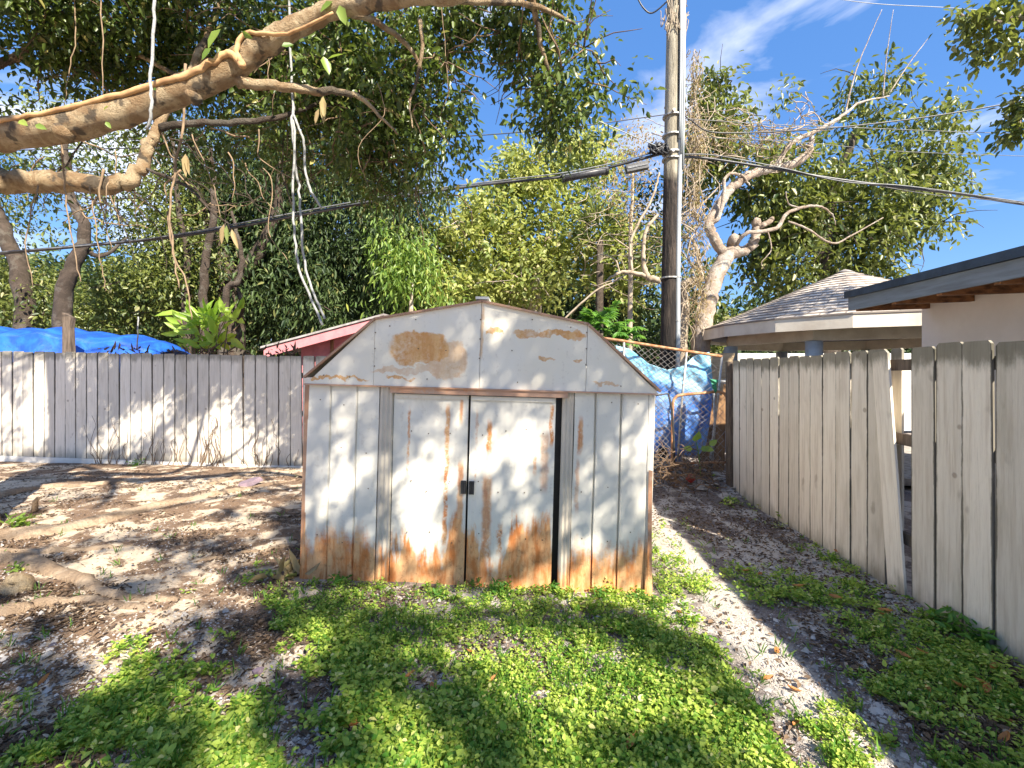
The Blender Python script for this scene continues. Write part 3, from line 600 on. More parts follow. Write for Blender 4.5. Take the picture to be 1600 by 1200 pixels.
    root([(-200, 960), (0, 958), (60, 945), (130, 938), (200, 948), (250, 955)], .09, .02)
    root([(-150, 800), (0, 775), (70, 762), (150, 757), (260, 747)], .11, .03)
    root([(250, 886), (310, 878), (370, 866), (430, 856), (480, 848)], .018, .028)
    root([(-80, 860), (60, 862), (140, 858), (210, 852)], .06, .02)
    root([(-100, 740), (40, 748), (110, 745)], .07, .02)
    root([(330, 757), (400, 738), (460, 735)], .05, .03)
    root([(-100, 1010), (20, 990), (70, 985)], .015, .01)
    mb = MB(); c = G(28, 922); mb.tube([c+Vector((0, 0, -.02)), c+Vector((.01, -.02, .05)), c+Vector((.02, -.05, .09)), c+Vector((.02, -.06, .075))], [.10, .09, .06, .02], 14, .2); mb.build('root_knot', M['ficus'], t, True)
    mb = MB(); c = G(54, 800); mb.tube([c, c+Vector((.01, 0, .12)), c+Vector((.05, 0, .16))], [.03, .025, .02], 7, .3); mb.build('root_stub', M['root'], t, True)
    for k in range(46):
        x = random.uniform(60, 470); y = random.uniform(190, 330); D = random.uniform(3.8, 5.2); a = random.uniform(.2, 2.6); pts = []
        for j in range(random.randint(5, 9)): pts.append(P(x, y, D)); x += math.cos(a)*random.uniform(10, 26); y += math.sin(a)*random.uniform(10, 26); a = min(max(a+random.gauss(0, .35), -.2), 3.2)
        q = spl(pts, 3); MB().tube(q, lerps([random.uniform(.005, .011), .003], len(q)), 5).build('dangling_twig', M['aerial' if k % 2 else 'barkd'], t, True)
    # leaf crown in view
    bl = [(50, 40, 4.6, 110, 50, .9), (200, 30, 4.8, 130, 70, .9), (330, 40, 5.0, 120, 80, .9, .9), (470, 80, 5.0, 110, 90, .8), (600, 60, 4.6, 100, 80, .8, .8), (690, 30, 4.3, 60, 50, .6, .9), (730, 20, 4.3, 40, 40, .5, .7),
          (560, 160, 4.8, 100, 80, .8, .9), (660, 160, 4.4, 60, 90, .6, .6), (700, 200, 4.4, 40, 70, .5, .55), (680, 280, 4.4, 40, 45, .5, .55), (600, 260, 4.8, 80, 50, .7, .8), (480, 210, 5.2, 100, 60, .8, .6), (380, 170, 5.4, 90, 60, .8, .5), (250, 110, 5.2, 90, 50, .8, .8),
          (120, 120, 5.0, 70, 40, .8, .6), (15, 180, 5.0, 50, 30, .8, .7), (30, 260, 5.6, 60, 30, .8, .4), (300, 250, 5.6, 70, 40, .7, .45),
          (840, 20, 4.2, 80, 50, .6, .8), (870, 110, 4.2, 70, 60, .5, .75), (840, 180, 4.3, 45, 36, .4, .7), (935, 130, 4.1, 40, 30, .3, .7), (900, 195, 4.2, 46, 30, .4, .6), (970, 140, 4.0, 34, 12, .2, .8), (800, 60, 4.4, 26, 50, .4, .5)]
    CC = blobs_pts(bl, 36); k = fbm(CC[:, 0]*2.4, CC[:, 2]*2.4+CC[:, 1], 3) > .42; CC = CC[k]
    V, Fq = cluster_leaves(CC, 16, .15, .074, .035, .6, .5); npmesh('crown', V, Fq, M['lf_fic'], t)
    V1 = []; mbt = MB(); starts = [tuple(c) for c in CC[rng.integers(0, len(CC), 400)]]; twigs(mbt, starts, 520, .6, .008); mbt.build('twigs', M['twig'], t, True)['kind'] = 'stuff'
    # unseen crown above and behind: clumps set along sun rays to dapple the yard
    pts = []
    def up(p, tlo=4.4, thi=6.6):
        p = Vector(p)
        for _ in range(8):
            q = p+Vector((.64, -1, 1))*random.uniform(tlo, thi)
            if q.y < .3 or q.z > H+.85*q.y+.35 or q.x < -1.14*q.y-.3: return q
            tlo += .3; thi += .3
        return None
    def shade(px, py, rx, ry, where='g', dens=1.0):
        nn = int(dens*rx*ry/70)
        for _ in range(nn):
            a = random.uniform(0, 6.283); r = math.sqrt(random.random()); x = px+rx*r*math.cos(a)*(1+.15*random.gauss(0, 1)); y = py+ry*r*math.sin(a)*(1+.15*random.gauss(0, 1))
            if where == 'g':
                if y < 640: continue
                p = G(x, y)
            elif where == 's': p = P(x, y, 3.55)
            else: p = fence_pt(x, y)
            q = up(p)
            if q: pts.append(tuple(q))
    # lawn and earth
    for e in ((490, 935, 45, 22), (560, 965, 60, 20), (640, 985, 90, 20), (860, 962, 140, 18), (960, 990, 80, 16), (1060, 1018, 60, 16), (560, 1050, 70, 30), (690, 1085, 50, 34), (450, 1090, 60, 26), (760, 1160, 40, 34), (500, 1150, 50, 34), (980, 1178, 100, 14), (1110, 1075, 50, 10),
              (340, 975, 60, 18), (290, 1040, 50, 20), (60, 1050, 70, 26), (150, 1120, 60, 20), (40, 1150, 60, 40), (250, 1160, 60, 30), (60, 985, 60, 12), (390, 1030, 40, 16)): shade(*e, 'g', 1.3)
    for e in ((60, 735, 110, 9), (270, 745, 90, 7), (430, 770, 50, 10), (70, 872, 60, 9), (190, 845, 60, 8), (320, 850, 80, 12), (415, 895, 60, 16), (190, 915, 60, 10), (360, 805, 60, 7), (430, 965, 45, 14), (30, 800, 40, 6), (280, 880, 40, 8), (20, 935, 40, 8), (120, 775, 60, 5)): shade(*e, 'g', 2.6)
    # shed front: ragged leaf shade
    q = rng.random((1400, 2)); X = 465+q[:, 0]*560; Y = 470+q[:, 1]*450; nn = fbm(X/55+(Y/90), Y/60, 3); keep = nn > .455+.10*rng.random(1400)-.05
    for x, y in zip(X[keep], Y[keep]):
        u_ = up(P(x, y, 3.55), 4.2, 5.6)
        if u_: pts.append(tuple(u_))
    # left fence
    q = rng.random((1500, 2)); X = -60+q[:, 0]*540; Y = 545+q[:, 1]*190; nn = fbm((X+Y*.8)/80+30, (Y-X*.4)/95+4, 3); keep = (nn > .46) | ((X < 160) & (nn > .40))
    for x, y in zip(X[keep], Y[keep]):
        u_ = up(fence_pt(x, y), 4.4, 6.4)
        if u_: pts.append(tuple(u_))
    CC = np.array(pts); sv = np.array(SUN); keep = np.ones(len(CC), bool)
    for lp in spl([P(0, 212, 3.35), P(240, 158, 3.3), P(345, 115, 3.3), P(450, 50, 3.25), P(640, -8, 3.0)], 8)+spl([P(0, 283, 3.9), P(180, 288, 3.9), P(232, 225, 4.0)], 6)+spl([P(400, 130, 3.4), P(560, 148, 3.45)], 5):
        v = CC-np.array(lp); tt = v @ sv; d = np.linalg.norm(v-tt[:, None]*sv, axis=1); keep &= ~((tt > .2) & (d < .30) & (rng.random(len(CC)) < .9))
    CC = CC[keep]; V, Fq = cluster_leaves(CC, 9, .10, .085, .046, .4, .5); npmesh('crown', V, Fq, M['lf_fic'], t)
    for pts_, r in (([Vector((.6, 1.6, 5.0)), Vector((.0, .3, 5.6)), Vector((-.6, -1.2, 6.0)), Vector((-1.0, -2.4, 6.2))], .04), ([Vector((1.7, .3, 5.6)), Vector((2.2, .2, 6)), Vector((3.4, -.6, 6.5))], .03), ([Vector((1.7, .3, 5.6)), Vector((1.4, -1.2, 5.8)), Vector((1.6, -2.6, 6.4))], .03),
                    ([base+Vector((.2, -.1, 4)), Vector((-3.6, 2.4, 5.2)), Vector((-1.8, .6, 5.8)), Vector((-.8, -.9, 6.2))], .09), ([base+Vector((0, 0, 4.6)), Vector((-4.4, 4.6, 6.4)), Vector((-2.8, 4.4, 7.2))], .08)):
        mb = MB(); limb(mb, pts_, [r, r*.8, r*.6, r*.3], 8); mb.build('branch', M['ficus'], t, True)
    CB = CC[(CC[:, 1] < -.6)]; st = [tuple(c) for c in CB[rng.integers(0, len(CB), 300)]]; mb = MB(); twigs(mb, st, 260, .7, .008); mb.build('twigs', M['ficus'], t, True)['kind'] = 'stuff'
fig_tree()

# big-leaf creeper on the limb
def creeper():
    r0 = P(430, 60, 3.15); t = thing('pothos_creeper', 'creeper with large yellow-green leaves winding along the fig limb', 'creeper', r0)
    mb = MB(); limb(mb, [P(0, 190, 3.22), P(90, 172, 3.2), P(180, 150, 3.2), P(250, 130, 3.2), P(290, 118, 3.2), P(330, 98, 3.2), P(360, 84, 3.2), P(380, 104, 3.18), P(370, 80, 3.2), P(385, 52, 3.2), P(450, 52, 3.15), P(520, 20, 3.05)], [.014, .017, .019, .021, .023, .024, .024, .022, .018, .016, .012, .009], 8, .12); mb.build('stem', M['vine_o'], t, True)
    L_ = [(345, 45, -25, 32, .20), (378, 50, 15, 10, .10), (505, 88, 5, 12, .16), (512, 92, 20, -12, .14), (530, 8, 8, 26, .16), (520, 2, -18, 10, .14), (330, 75, -22, 20, .13), (240, 138, 12, 8, .05), (170, 165, -10, 8, .06), (165, 190, 10, 12, .07), (30, 188, 18, 10, .11), (55, 195, 22, 8, .10), (440, 72, 12, -6, .1)]
    C = np.array([tuple(P(a[0], a[1], 3.12)) for a in L_]); D = np.array([(a[2], random.uniform(-10, 4), -a[3]) for a in L_], float); U = np.tile([0, -1., .35], (len(L_), 1))+rng.normal(size=(len(L_), 3))*.35; l = np.array([a[4] for a in L_])
    V, Fq = leaf_arrays(C, D, U, l*.8, l*.42, .12, .15); npmesh('leaves', V, Fq, M['lf_lime'], t)
    # dry hanging leaves
    L_ = [(395, 50, 2, 30, .14), (405, 58, 12, 22, .12), (418, 45, -6, 34, .15), (462, 28, 10, 12, .1), (455, 26, 6, 18, .12), (290, 240, -1, 46, .17), (292, 243, 4, 46, .14), (350, 350, -6, 38, .15), (354, 352, 1, 38, .13), (362, 358, 12, 38, .15), (505, 150, 0, 60, .2), (503, 152, 6, 50, .17), (498, 170, -8, 30, .12)]
    C = np.array([tuple(P(a[0], a[1], 3.4)) for a in L_]); D = np.array([(a[2], 0, -a[3]) for a in L_], float); U = np.tile([.3, -1., 0], (len(L_), 1)); l = np.array([a[4] for a in L_])
    V, Fq = leaf_arrays(C, D, U, l, l*.24, .45, .12); npmesh('dry_leaves', V, Fq, M['lf_dry'], t)
creeper()

# ---------------------------------------------------------------- trees beyond the fences
def tree(name, label, base, trunk_paths, blobs, dens, per, crad, lsz, mat, bark, droop=.4, gap=.38, group=None, tw=0, nsc=1.0, cat='tree'):
    t = thing(name, label, cat, base, group)
    mb = MB()
    for pts, rad in trunk_paths: limb(mb, pts, rad, 10, .1, 6, .02)
    if trunk_paths: mb.build('trunk', M[bark], t, True)
    CC = blobs_pts(blobs, dens); k = fbm(CC[:, 0]*nsc, CC[:, 2]*nsc+CC[:, 1]*.5, 3) > gap; CC = CC[k]
    if tw: m2 = MB(); twigs(m2, [tuple(c) for c in CC[rng.integers(0, len(CC), tw)]], tw, 1.2, .018); m2.build('twigs', M[bark], t, True)['kind'] = 'stuff'
    V, Fq = cluster_leaves(CC, per, crad, lsz[0], lsz[1], droop); npmesh('crown', V, Fq, M[mat], t); return t
g0 = lambda px, D: Vector(((px-800)/F*D, D, 0))
tree('shade_tree', 'slender dark-trunked tree at the far left above the blue cover', g0(30, 12), [([g0(38, 12), P(34, 440, 12), P(15, 385, 12), P(-20, 300, 12)], [.24, .2, .17, .1])],
     [(30, 230, 12.5, 90, 90, 1.5, .5), (10, 470, 14, 90, 60, 1.2, 1.1), (60, 380, 13.5, 60, 40, 1, .35), (-60, 350, 13, 90, 120, 1.5, .8)], 50, 12, .4, (.13, .06), 'lf_mid', 'barkd', gap=.40)
tree('shade_tree', 'dark tree with crooked forked trunk behind the blue cover', g0(100, 11), [([g0(96, 11), P(100, 470, 11), P(118, 410, 11), P(132, 360, 11), P(105, 290, 11.2), P(100, 200, 11.4)], [.2, .17, .15, .12, .1, .05]), ([P(125, 385, 11), P(160, 400, 11.3), P(200, 370, 11.5)], [.07, .05, .02])],
     [(150, 480, 13, 90, 50, 1.2, 1.6), (230, 460, 13, 80, 60, 1.2, 1.6), (60, 480, 13.5, 80, 50, 1.2, 1.3), (280, 330, 13.5, 60, 80, 1.2, .8), (190, 330, 12.5, 80, 60, 1.2, .5), (130, 220, 12, 100, 80, 1.5, .5), (280, 400, 13, 70, 80, 1.2, .8)], 50, 12, .4, (.13, .06), 'lf_mid', 'barkd', gap=.39, tw=60)
tree('mango_tree', 'dense dark mango tree behind the white fence left of the shed', g0(370, 14), [([g0(365, 14), P(360, 480, 14), P(350, 420, 14), P(320, 330, 14), P(300, 200, 14)], [.42, .36, .3, .2, .1]), ([P(355, 450, 14), P(400, 400, 13.8), P(430, 340, 13.6), P(440, 250, 13.6)], [.26, .2, .15, .06]), ([P(352, 440, 14), P(300, 400, 13.6), P(268, 350, 13.5)], [.14, .1, .05]), ([P(370, 500, 13.6), P(378, 480, 13.2), P(372, 450, 13)], [.09, .07, .04]), ([g0(330, 12.6), P(318, 480, 12.6), P(322, 400, 12.5), P(334, 330, 12.4), P(330, 230, 12.4)], [.12, .11, .10, .08, .04]), ([g0(300, 12.8), P(290, 470, 12.8), P(292, 400, 12.7), P(280, 330, 12.6), P(270, 220, 12.6)], [.10, .10, .08, .06, .04]), ([g0(345, 12.3), P(352, 470, 12.3), P(372, 440, 12.2), P(378, 400, 12.1), P(362, 330, 12)], [.11, .09, .07, .06, .03])],
     [(420, 300, 15, 130, 90, 2.2), (520, 330, 15, 120, 110, 2.2), (600, 400, 14.5, 80, 90, 1.6), (470, 440, 14.6, 120, 70, 1.8), (360, 260, 15, 110, 80, 2), (400, 520, 15.5, 150, 50, 1.5, 1.2), (560, 480, 14.5, 90, 50, 1.4, 1.1), (640, 330, 14.5, 60, 80, 1.4, .9), (330, 400, 16, 110, 90, 2, 1.1), (440, 380, 16.5, 160, 120, 2, 1.1), (560, 380, 16.5, 120, 110, 2, 1), (520, 200, 15, 140, 100, 2, .9), (320, 470, 15.5, 70, 60, 1.5, .9)],
     46, 13, .48, (.22, .055), 'lf_dark', 'barkd', 1.0, .34, tw=90, nsc=.8)
tree('yellow_green_tree', 'sunlit yellow-green tree above the shed roof', g0(830, 16), [([g0(830, 16), P(835, 470, 16), P(850, 400, 16), P(870, 320, 16)], [.3, .25, .16, .06]), ([P(835, 460, 16), P(760, 400, 15.8), P(720, 350, 15.6)], [.16, .1, .04])],
     [(830, 270, 16, 70, 40, 1.4, .8), (880, 260, 16, 90, 40, 1.4, .7), (930, 240, 16, 50, 35, 1.2, .6), (790, 330, 16, 80, 50, 1.6, .9), (850, 350, 16, 90, 70, 1.8, .9), (740, 370, 15.5, 70, 60, 1.5, 1), (680, 400, 15, 60, 50, 1.4, .9), (930, 350, 16, 70, 60, 1.6, .8), (960, 420, 15.5, 60, 70, 1.4, .9), (820, 430, 15.5, 120, 50, 1.6, 1), (720, 450, 15, 80, 40, 1.3, 1)],
     34, 20, .33, (.21, .105), 'lf_bright', 'barkp', .1, .40, tw=110, nsc=.9)
tree('leafy_bush', 'bright lime drooping foliage left of the yellow-green tree', g0(640, 13), [([g0(640, 13), P(640, 520, 13), P(645, 440, 13)], [.1, .08, .03])],
     [(640, 420, 13, 45, 45, .8), (610, 470, 13, 50, 45, .8), (600, 380, 13.4, 30, 40, .6), (670, 480, 13, 50, 40, .8)], 50, 12, .36, (.22, .055), 'lf_lime', 'barkp', 1.2, .38, cat='bush')
tree('dark_hedge_tree', 'dark green tree low behind the yellow-green one and the pole', g0(950, 18), [([g0(950, 18), P(950, 500, 18), P(945, 430, 18)], [.25, .2, .08])],
     [(880, 480, 18, 110, 50, 1.5), (960, 520, 18, 110, 50, 1.5), (700, 500, 18, 110, 50, 1.5), (1010, 440, 17, 60, 80, 1.4, .9), (1060, 500, 17, 60, 70, 1.4, .8), (1000, 330, 17, 50, 60, 1.2, .5), (780, 490, 18, 90, 50, 1.4, 1)], 40, 12, .5, (.2, .09), 'lf_dark', 'barkd', .4, .36)
tree('mango_tree', 'tall dark mango tree with sunlit outer leaves rising above the round pavilion', g0(1290, 15), [([g0(1290, 15), P(1290, 480, 15), P(1285, 400, 15), P(1300, 300, 15), P(1340, 200, 15)], [.4, .34, .26, .18, .08]), ([P(1285, 400, 15), P(1220, 330, 15), P(1180, 240, 14.8)], [.2, .14, .06])],
     [(1300, 390, 15, 110, 60, 2.2, 1.1), (1230, 400, 15, 60, 80, 1.6, 1.1), (1330, 330, 15, 120, 70, 2.2), (1240, 300, 15, 90, 70, 2), (1400, 300, 15, 80, 60, 1.8, .8), (1440, 350, 15, 40, 40, 1, .7), (1430, 210, 15, 70, 60, 1.6, .7), (1490, 190, 15, 24, 40, .8, .6), (1370, 150, 15, 60, 50, 1.4, .7), (1400, 100, 15, 40, 30, 1, .7), (1340, 190, 15, 60, 50, 1.4, .7), (1460, 260, 15, 40, 50, 1, .6),
      (1210, 140, 14.6, 26, 34, .7, .9), (1180, 180, 14.6, 40, 30, .8, .7), (1110, 150, 14.4, 30, 40, .8, .9), (1130, 210, 14.4, 50, 60, 1, .7), (1090, 280, 14.4, 50, 80, 1.2, .8), (1170, 260, 14.6, 60, 60, 1.2, .8), (1090, 400, 14.4, 40, 60, 1, .8), (1120, 520, 14.4, 30, 40, .8, .7), (1050, 380, 14.4, 40, 60, 1, .6), (1330, 440, 15, 60, 40, 1.2, .9), (1270, 110, 14.8, 20, 20, .5, .3)],
     26, 19, .36, (.23, .10), 'lf_mid', 'barkd', .6, .44, tw=160, nsc=.9)
# bare sprouts poking out of the mango crown
def corner_tree():
    b = Vector((5.6, 3.0, 0)); t = thing('corner_tree', 'tree of which only a leafy branch hangs in at the top right corner', 'tree', b)
    mb = MB(); limb(mb, [b, b+Vector((0, 0, 3)), Vector((5.4, 3.6, 5)), P(1680, 20, 4.6), P(1600, 24, 4.6), P(1550, 30, 4.6), P(1500, 20, 4.6)], [.2, .16, .12, .07, .04, .025, .01], 8); limb(mb, [P(1680, 90, 4.6), P(1600, 180, 4.6), P(1590, 230, 4.6)], [.03, .015, .005], 6); mb.build('trunk', M['barkp'], t, True)
    CC = blobs_pts([(1575, 20, 4.6, 50, 20, .3, .5), (1535, 40, 4.6, 30, 22, .25, .7), (1560, 75, 4.6, 30, 14, .2, .8), (1505, 28, 4.6, 18, 8, .15, 1.2), (1625, 60, 4.6, 30, 40, .3, .8), (1598, 168, 4.6, 12, 22, .15, 2), (1588, 205, 4.6, 10, 14, .15, 2.2), (1800, -20, 5, 120, 90, .8, .5)], 75)
    V, Fq = cluster_leaves(CC, 6, .09, .085, .045, .6); npmesh('crown', V, Fq, M['lf_mid'], t)
corner_tree()
# pale pruned tree beside the pole
def pruned():
    def BR(p, r, n): m_ = MB(); limb(m_, p, r, n); m_.build('branch', M['tan'], t, True)
    D = 9.6; b = g0(1094, D); t = thing('pruned_tree', 'pale heavily pruned tree with sawn stubs and bare twisting limbs right of the pole', 'tree', b)
    q = lambda *a: [P(x, y, D+dz) for x, y, dz in a]; mb = MB()
    limb(mb, [b]+q((1094, 560, 0), (1100, 500, 0), (1112, 450, 0), (1132, 405, 0), (1148, 388, 0)), [.20, .19, .18, .17, .16, .13], 14, .08)
    limb(mb, q((1140, 395, 0), (1160, 392, 0), (1178, 380, -.05), (1182, 360, -.05), (1180, 345, -.1), (1192, 352, -.1), (1208, 342, -.1)), [.13, .10, .088, .075, .062, .058, .05], 10, .06)
    limb(mb, q((1132, 398, 0), (1118, 378, 0), (1108, 355, 0), (1122, 325, .1), (1140, 298, .1), (1160, 280, .1), (1185, 270, .2), (1212, 262, .3), (1240, 256, .3), (1262, 240, .3), (1268, 215, .3)), [.11, .10, .10, .095, .09, .085, .09, .085, .09, .07, .05], 11, .14)
    limb(mb, q((1212, 262, .3), (1235, 225, .4), (1275, 205, .5), (1310, 185, .6), (1345, 160, .7), (1390, 150, .8)), [.06, .05, .045, .035, .025, .012], 7)
    limb(mb, q((1320, 180, .7), (1332, 130, .7), (1345, 90, .7), (1378, 15, .7)), [.025, .018, .012, .006], 6); limb(mb, q((1380, 150, .8), (1385, 90, .8), (1396, 15, .8)), [.015, .01, .005], 6); limb(mb, q((1390, 145, .8), (1420, 100, .8), (1450, 60, .8)), [.016, .012, .005], 6)
    limb(mb, q((1135, 300, .1), (1130, 285, 0), (1140, 272, 0), (1160, 275, 0), (1172, 290, 0)), [.035, .035, .03, .028, .015], 7)
    limb(mb, q((1108, 350, 0), (1122, 340, -.1), (1130, 310, -.1), (1132, 280, -.1)), [.05, .045, .035, .03], 7)
    limb(mb, q((1150, 385, -.1), (1165, 365, -.3), (1190, 362, -.3), (1215, 355, -.3), (1228, 335, -.3), (1250, 325, -.3), (1280, 322, -.3), (1300, 335, -.3), (1306, 352, -.3)), [.03, .04, .04, .04, .035, .03, .022, .014, .006], 7)
    limb(mb, q((1232, 346, -.3), (1262, 358, -.3), (1300, 380, -.3), (1330, 368, -.3), (1380, 340, -.3)), [.02, .022, .02, .015, .008], 6)
    limb(mb, q((1250, 325, -.3), (1232, 318, -.3), (1228, 300, -.3)), [.02, .015, .01], 5); limb(mb, q((1200, 362, -.3), (1205, 390, -.4), (1190, 410, -.4), (1194, 420, -.4)), [.014, .012, .008, .004], 5)
    mb.build('trunk', M['barkp'], t, True)
    mb = MB(); c = P(1146, 374, D-.12); mb.tube([c+Vector((0, .1, -.1)), c, c+Vector((0, -.05, .06)), c+Vector((0, -.02, .10))], [.10, .10, .09, .03], 12, .08); mb.build('sawn_stub', M['barkp'], t, True)
    BR(q((1064, 600, 0), (1066, 520, 0), (1070, 480, 0), (1066, 450, 0), (1078, 440, 0), (1096, 438, 0)), [.11, .11, .10, .10, .08, .05], 9)
    BR(q((1030, 438, -.3), (1012, 432, -.3), (1005, 400, -.3), (1010, 360, -.3), (1028, 335, -.3)), [.07, .06, .045, .035, .03], 8)
    BR(q((1012, 432, -.3), (985, 425, -.3), (965, 428, -.3), (945, 440, -.3)), [.05, .04, .03, .012], 7)
    BR(q((988, 425, -.3), (985, 380, -.3), (1000, 345, -.3), (1020, 308, -.3), (1030, 270, -.3)), [.03, .028, .026, .024, .02], 6)
    BR(q((968, 425, -.3), (960, 405, -.3), (935, 398, -.3), (915, 410, -.3)), [.02, .018, .012, .005], 6); BR(q((985, 390, -.3), (960, 372, -.3), (940, 360, -.3)), [.015, .012, .006], 5)
    BR(q((1062, 345, 0), (1090, 325, 0), (1120, 295, 0), (1160, 250, 0)), [.02, .018, .015, .01], 6); BR(q((880, 500, -.5), (930, 455, -.6), (960, 440, -.6), (1000, 415, -.6)), [.02, .018, .014, .006], 6)
    BR(q((1098, 440, 0), (1085, 380, 0), (1066, 370, 0)), [.05, .035, .02], 6)
    # tangle of dead vines along the top and a hanging column
    v = thing('dead_vine', 'tan dead vine tangle hanging in a column beside the pole', 'vine', P(1085, 555, 9.2)); mb = MB()
    for k in range(95):
        x = random.gauss(1086, 10); y0 = random.choice([random.uniform(75, 200), random.uniform(150, 330), random.uniform(300, 480)]); ln = random.uniform(50, 150); pts = []; wd = 4 if y0 < 120 else 9
        for j in range(6): pts.append(P(x+random.gauss(0, wd), y0+ln*j/5, 9.2+random.gauss(0, .1)))
        mb.tube(spl(pts, 3), random.uniform(.003, .010), 4)
    mb.build('hanging_stems', M['tan'], v, True); mb = MB()
    for k in range(90):
        x = random.uniform(1060, 1270); y = 215+random.gauss(0, 22)+(x-1150)*-.05; a = random.uniform(0, 6.28); pts = []
        for j in range(6): pts.append(P(x, y, 9.6+random.gauss(0, .25))); x += math.cos(a)*random.uniform(6, 20); y += math.sin(a)*random.uniform(3, 11); a += random.gauss(0, .7)
        mb.tube(spl(pts, 3), random.uniform(.004, .012), 4)
    for k in range(60):
        x = random.uniform(890, 1040); y = random.uniform(300, 460); a = random.uniform(-1.2, .6); pts = []
        for j in range(5): pts.append(P(x, y, 10.5+random.gauss(0, .2))); x += math.cos(a)*random.uniform(6, 20); y += math.sin(a)*random.uniform(4, 14); a += random.gauss(0, .5)
        mb.tube(spl(pts, 3), random.uniform(.004, .010), 4)
    mb.build('tangled_stems', M['tan'], v, True)
    CC = blobs_pts([(1085, 130, 9.2, 8, 60, .15), (1086, 230, 9.2, 12, 60, .2), (1160, 215, 9.6, 80, 22, .4, .5), (1088, 350, 9.2, 10, 90, .2), (1090, 460, 9.2, 12, 60, .2)], 130)
    V, Fq = cluster_leaves(CC, 5, .12, .07, .02, 1.0); npmesh('withered_leaves', V, Fq, M['lf_dry'], v)
pruned()
tree('feathery_tree', 'tan-green feathery seeding tree top just left of the pole', g0(985, 12), [([g0(985, 12), P(985, 400, 12), P(990, 260, 12)], [.08, .06, .02])], [(1000, 215, 12, 30, 34, .5, .8), (985, 260, 12, 34, 34, .5, .5), (955, 290, 12, 30, 40, .5, .35), (995, 330, 12, 30, 40, .5, .35)], 90, 9, .3, (.09, .035), 'lf_dry', 'tan', .4, .36)
# palm behind
def palm():
    b = g0(935, 14.5); t = thing('fan_palm', 'small green fan palm showing above the shed roof near the pole', 'palm', b); MB().tube([b, P(937, 450, 14.5), P(938, 375, 14.5)], [.14, .12, .1], 8, .1).build('trunk', M['barkd'], t, True)
    C = []; D = []; c = np.array(P(938, 362, 14.5))
    for k in range(16):
        a = rng.uniform(-.3, math.pi+.3); out = np.array([math.cos(a), rng.normal()*.4, math.sin(a)]); hub = c+out*rng.uniform(.2, .55)
        for j in range(12): C.append(hub); D.append(out+rng.normal(size=3)*.45)
    C = np.array(C); D = np.array(D); V, Fq = leaf_arrays(C, D, rng.normal(size=C.shape), rng.uniform(.4, .7, len(C)), .035, .1, .2); npmesh('fronds', V, Fq, M['lf_mid'], t)
palm()
# big-leaf plant on the left fence and fern plant by the shed
def bigplant():
    b = g0(325, 8.6); t = thing('broadleaf_plant', 'bright lime plant with long strap leaves rising over the white fence', 'plant', b)
    C = []; D = []; ln = []
    for k in range(95):
        px = random.gauss(325, 20); py = random.uniform(484, 552); C.append(P(px, py, 8.62+random.uniform(-.25, .3))); a = (px-325)/30*.9+random.gauss(0, .5)
        D.append((math.sin(a)*.75, random.uniform(-.9, .0), math.cos(a)*.7-.15+random.gauss(0, .3))); ln.append(random.uniform(.22, .42))
    C = np.array([tuple(c) for c in C]); D = np.array(D); ln = np.array(ln); U = np.tile([0, -1., .4], (len(C), 1))+rng.normal(size=(len(C), 3))*.3
    V, Fq = leaf_arrays(C, D, U, ln, ln*.34, .12, .25); npmesh('leaves', V, Fq, M['lf_plant'], t)
    mb = MB()
    for k in range(12): mb.tube([b+Vector((random.gauss(0, .12), random.gauss(0, .1), 0)), P(325+random.gauss(0, 12), 560, 8.6), P(325+random.gauss(0, 20), 500, 8.6)], [.018, .014, .008], 5)
    mb.build('stems', M['twig'], t, True)
    b = P(425, 556, 8.4); b.z = 0; t = thing('dried_creeper', 'dried creeper leaves spilling over the fence top by the pink house', 'creeper', b)
    C = np.stack([np.array(P(random.uniform(150, 470), random.uniform(545, 556), 8.3+random.uniform(-.12, .1))) for _ in range(120)]); V, Fq = leaf_arrays(C, rng.normal(size=C.shape)+np.array([0, 0, .3]), rng.normal(size=C.shape), rng.uniform(.06, .2, len(C)), .035, .2, .4); npmesh('leaves', V, Fq, M['litter'], t)
    b = g0(938, 7.6); t = thing('papaya_plant', 'lush lobed green plant behind the right slope of the shed roof', 'plant', b)
    MB().tube([b, P(938, 560, 7.6), P(940, 515, 7.6)], [.05, .04, .03], 7, .1).build('stem', M['barkd'], t, True)
    C = []; D = []; U = []
    for k in range(60):
        a = random.uniform(0, 6.283); e = random.uniform(-.5, 1.1); out = Vector((math.cos(a)*math.cos(e), math.sin(a)*math.cos(e)*.7, math.sin(e)*.8)); hub = P(940, 520, 7.6)+out*random.uniform(.15, .62)
        for j in range(14):
            s = (j-7)*.28; side = Vector((-out.y, out.x, 0)); C.append(tuple(hub)); D.append(tuple(out*math.cos(s)+side*math.sin(s)+Vector((0, 0, -.25)))); U.append((out.x*.3, out.y*.3-.4, 1))
    V, Fq = leaf_arrays(np.array(C), np.array(D), np.array(U), rng.uniform(.12, .22, len(C)), .04, .15, .25); npmesh('leaves', V, Fq, M['lf_fern'], t)
bigplant()
# far wood that closes the horizon
CC = blobs_pts([(x, 520, 26, 130, 60, 2, 1) for x in range(-300, 2000, 150)]+[(x, 570, 24, 130, 40, 2, 1) for x in range(-300, 2000, 150)]+[(x, 455, 27, 120, 55, 2, 1) for x in range(-300, 1000, 120)], 38)
V, Fq = cluster_leaves(CC, 10, .7, .42, .2, .3); tag(npmesh('far_wood', V, Fq, M['lf_dark']), 'dark band of far trees closing the horizon', 'woodland', kind='stuff')

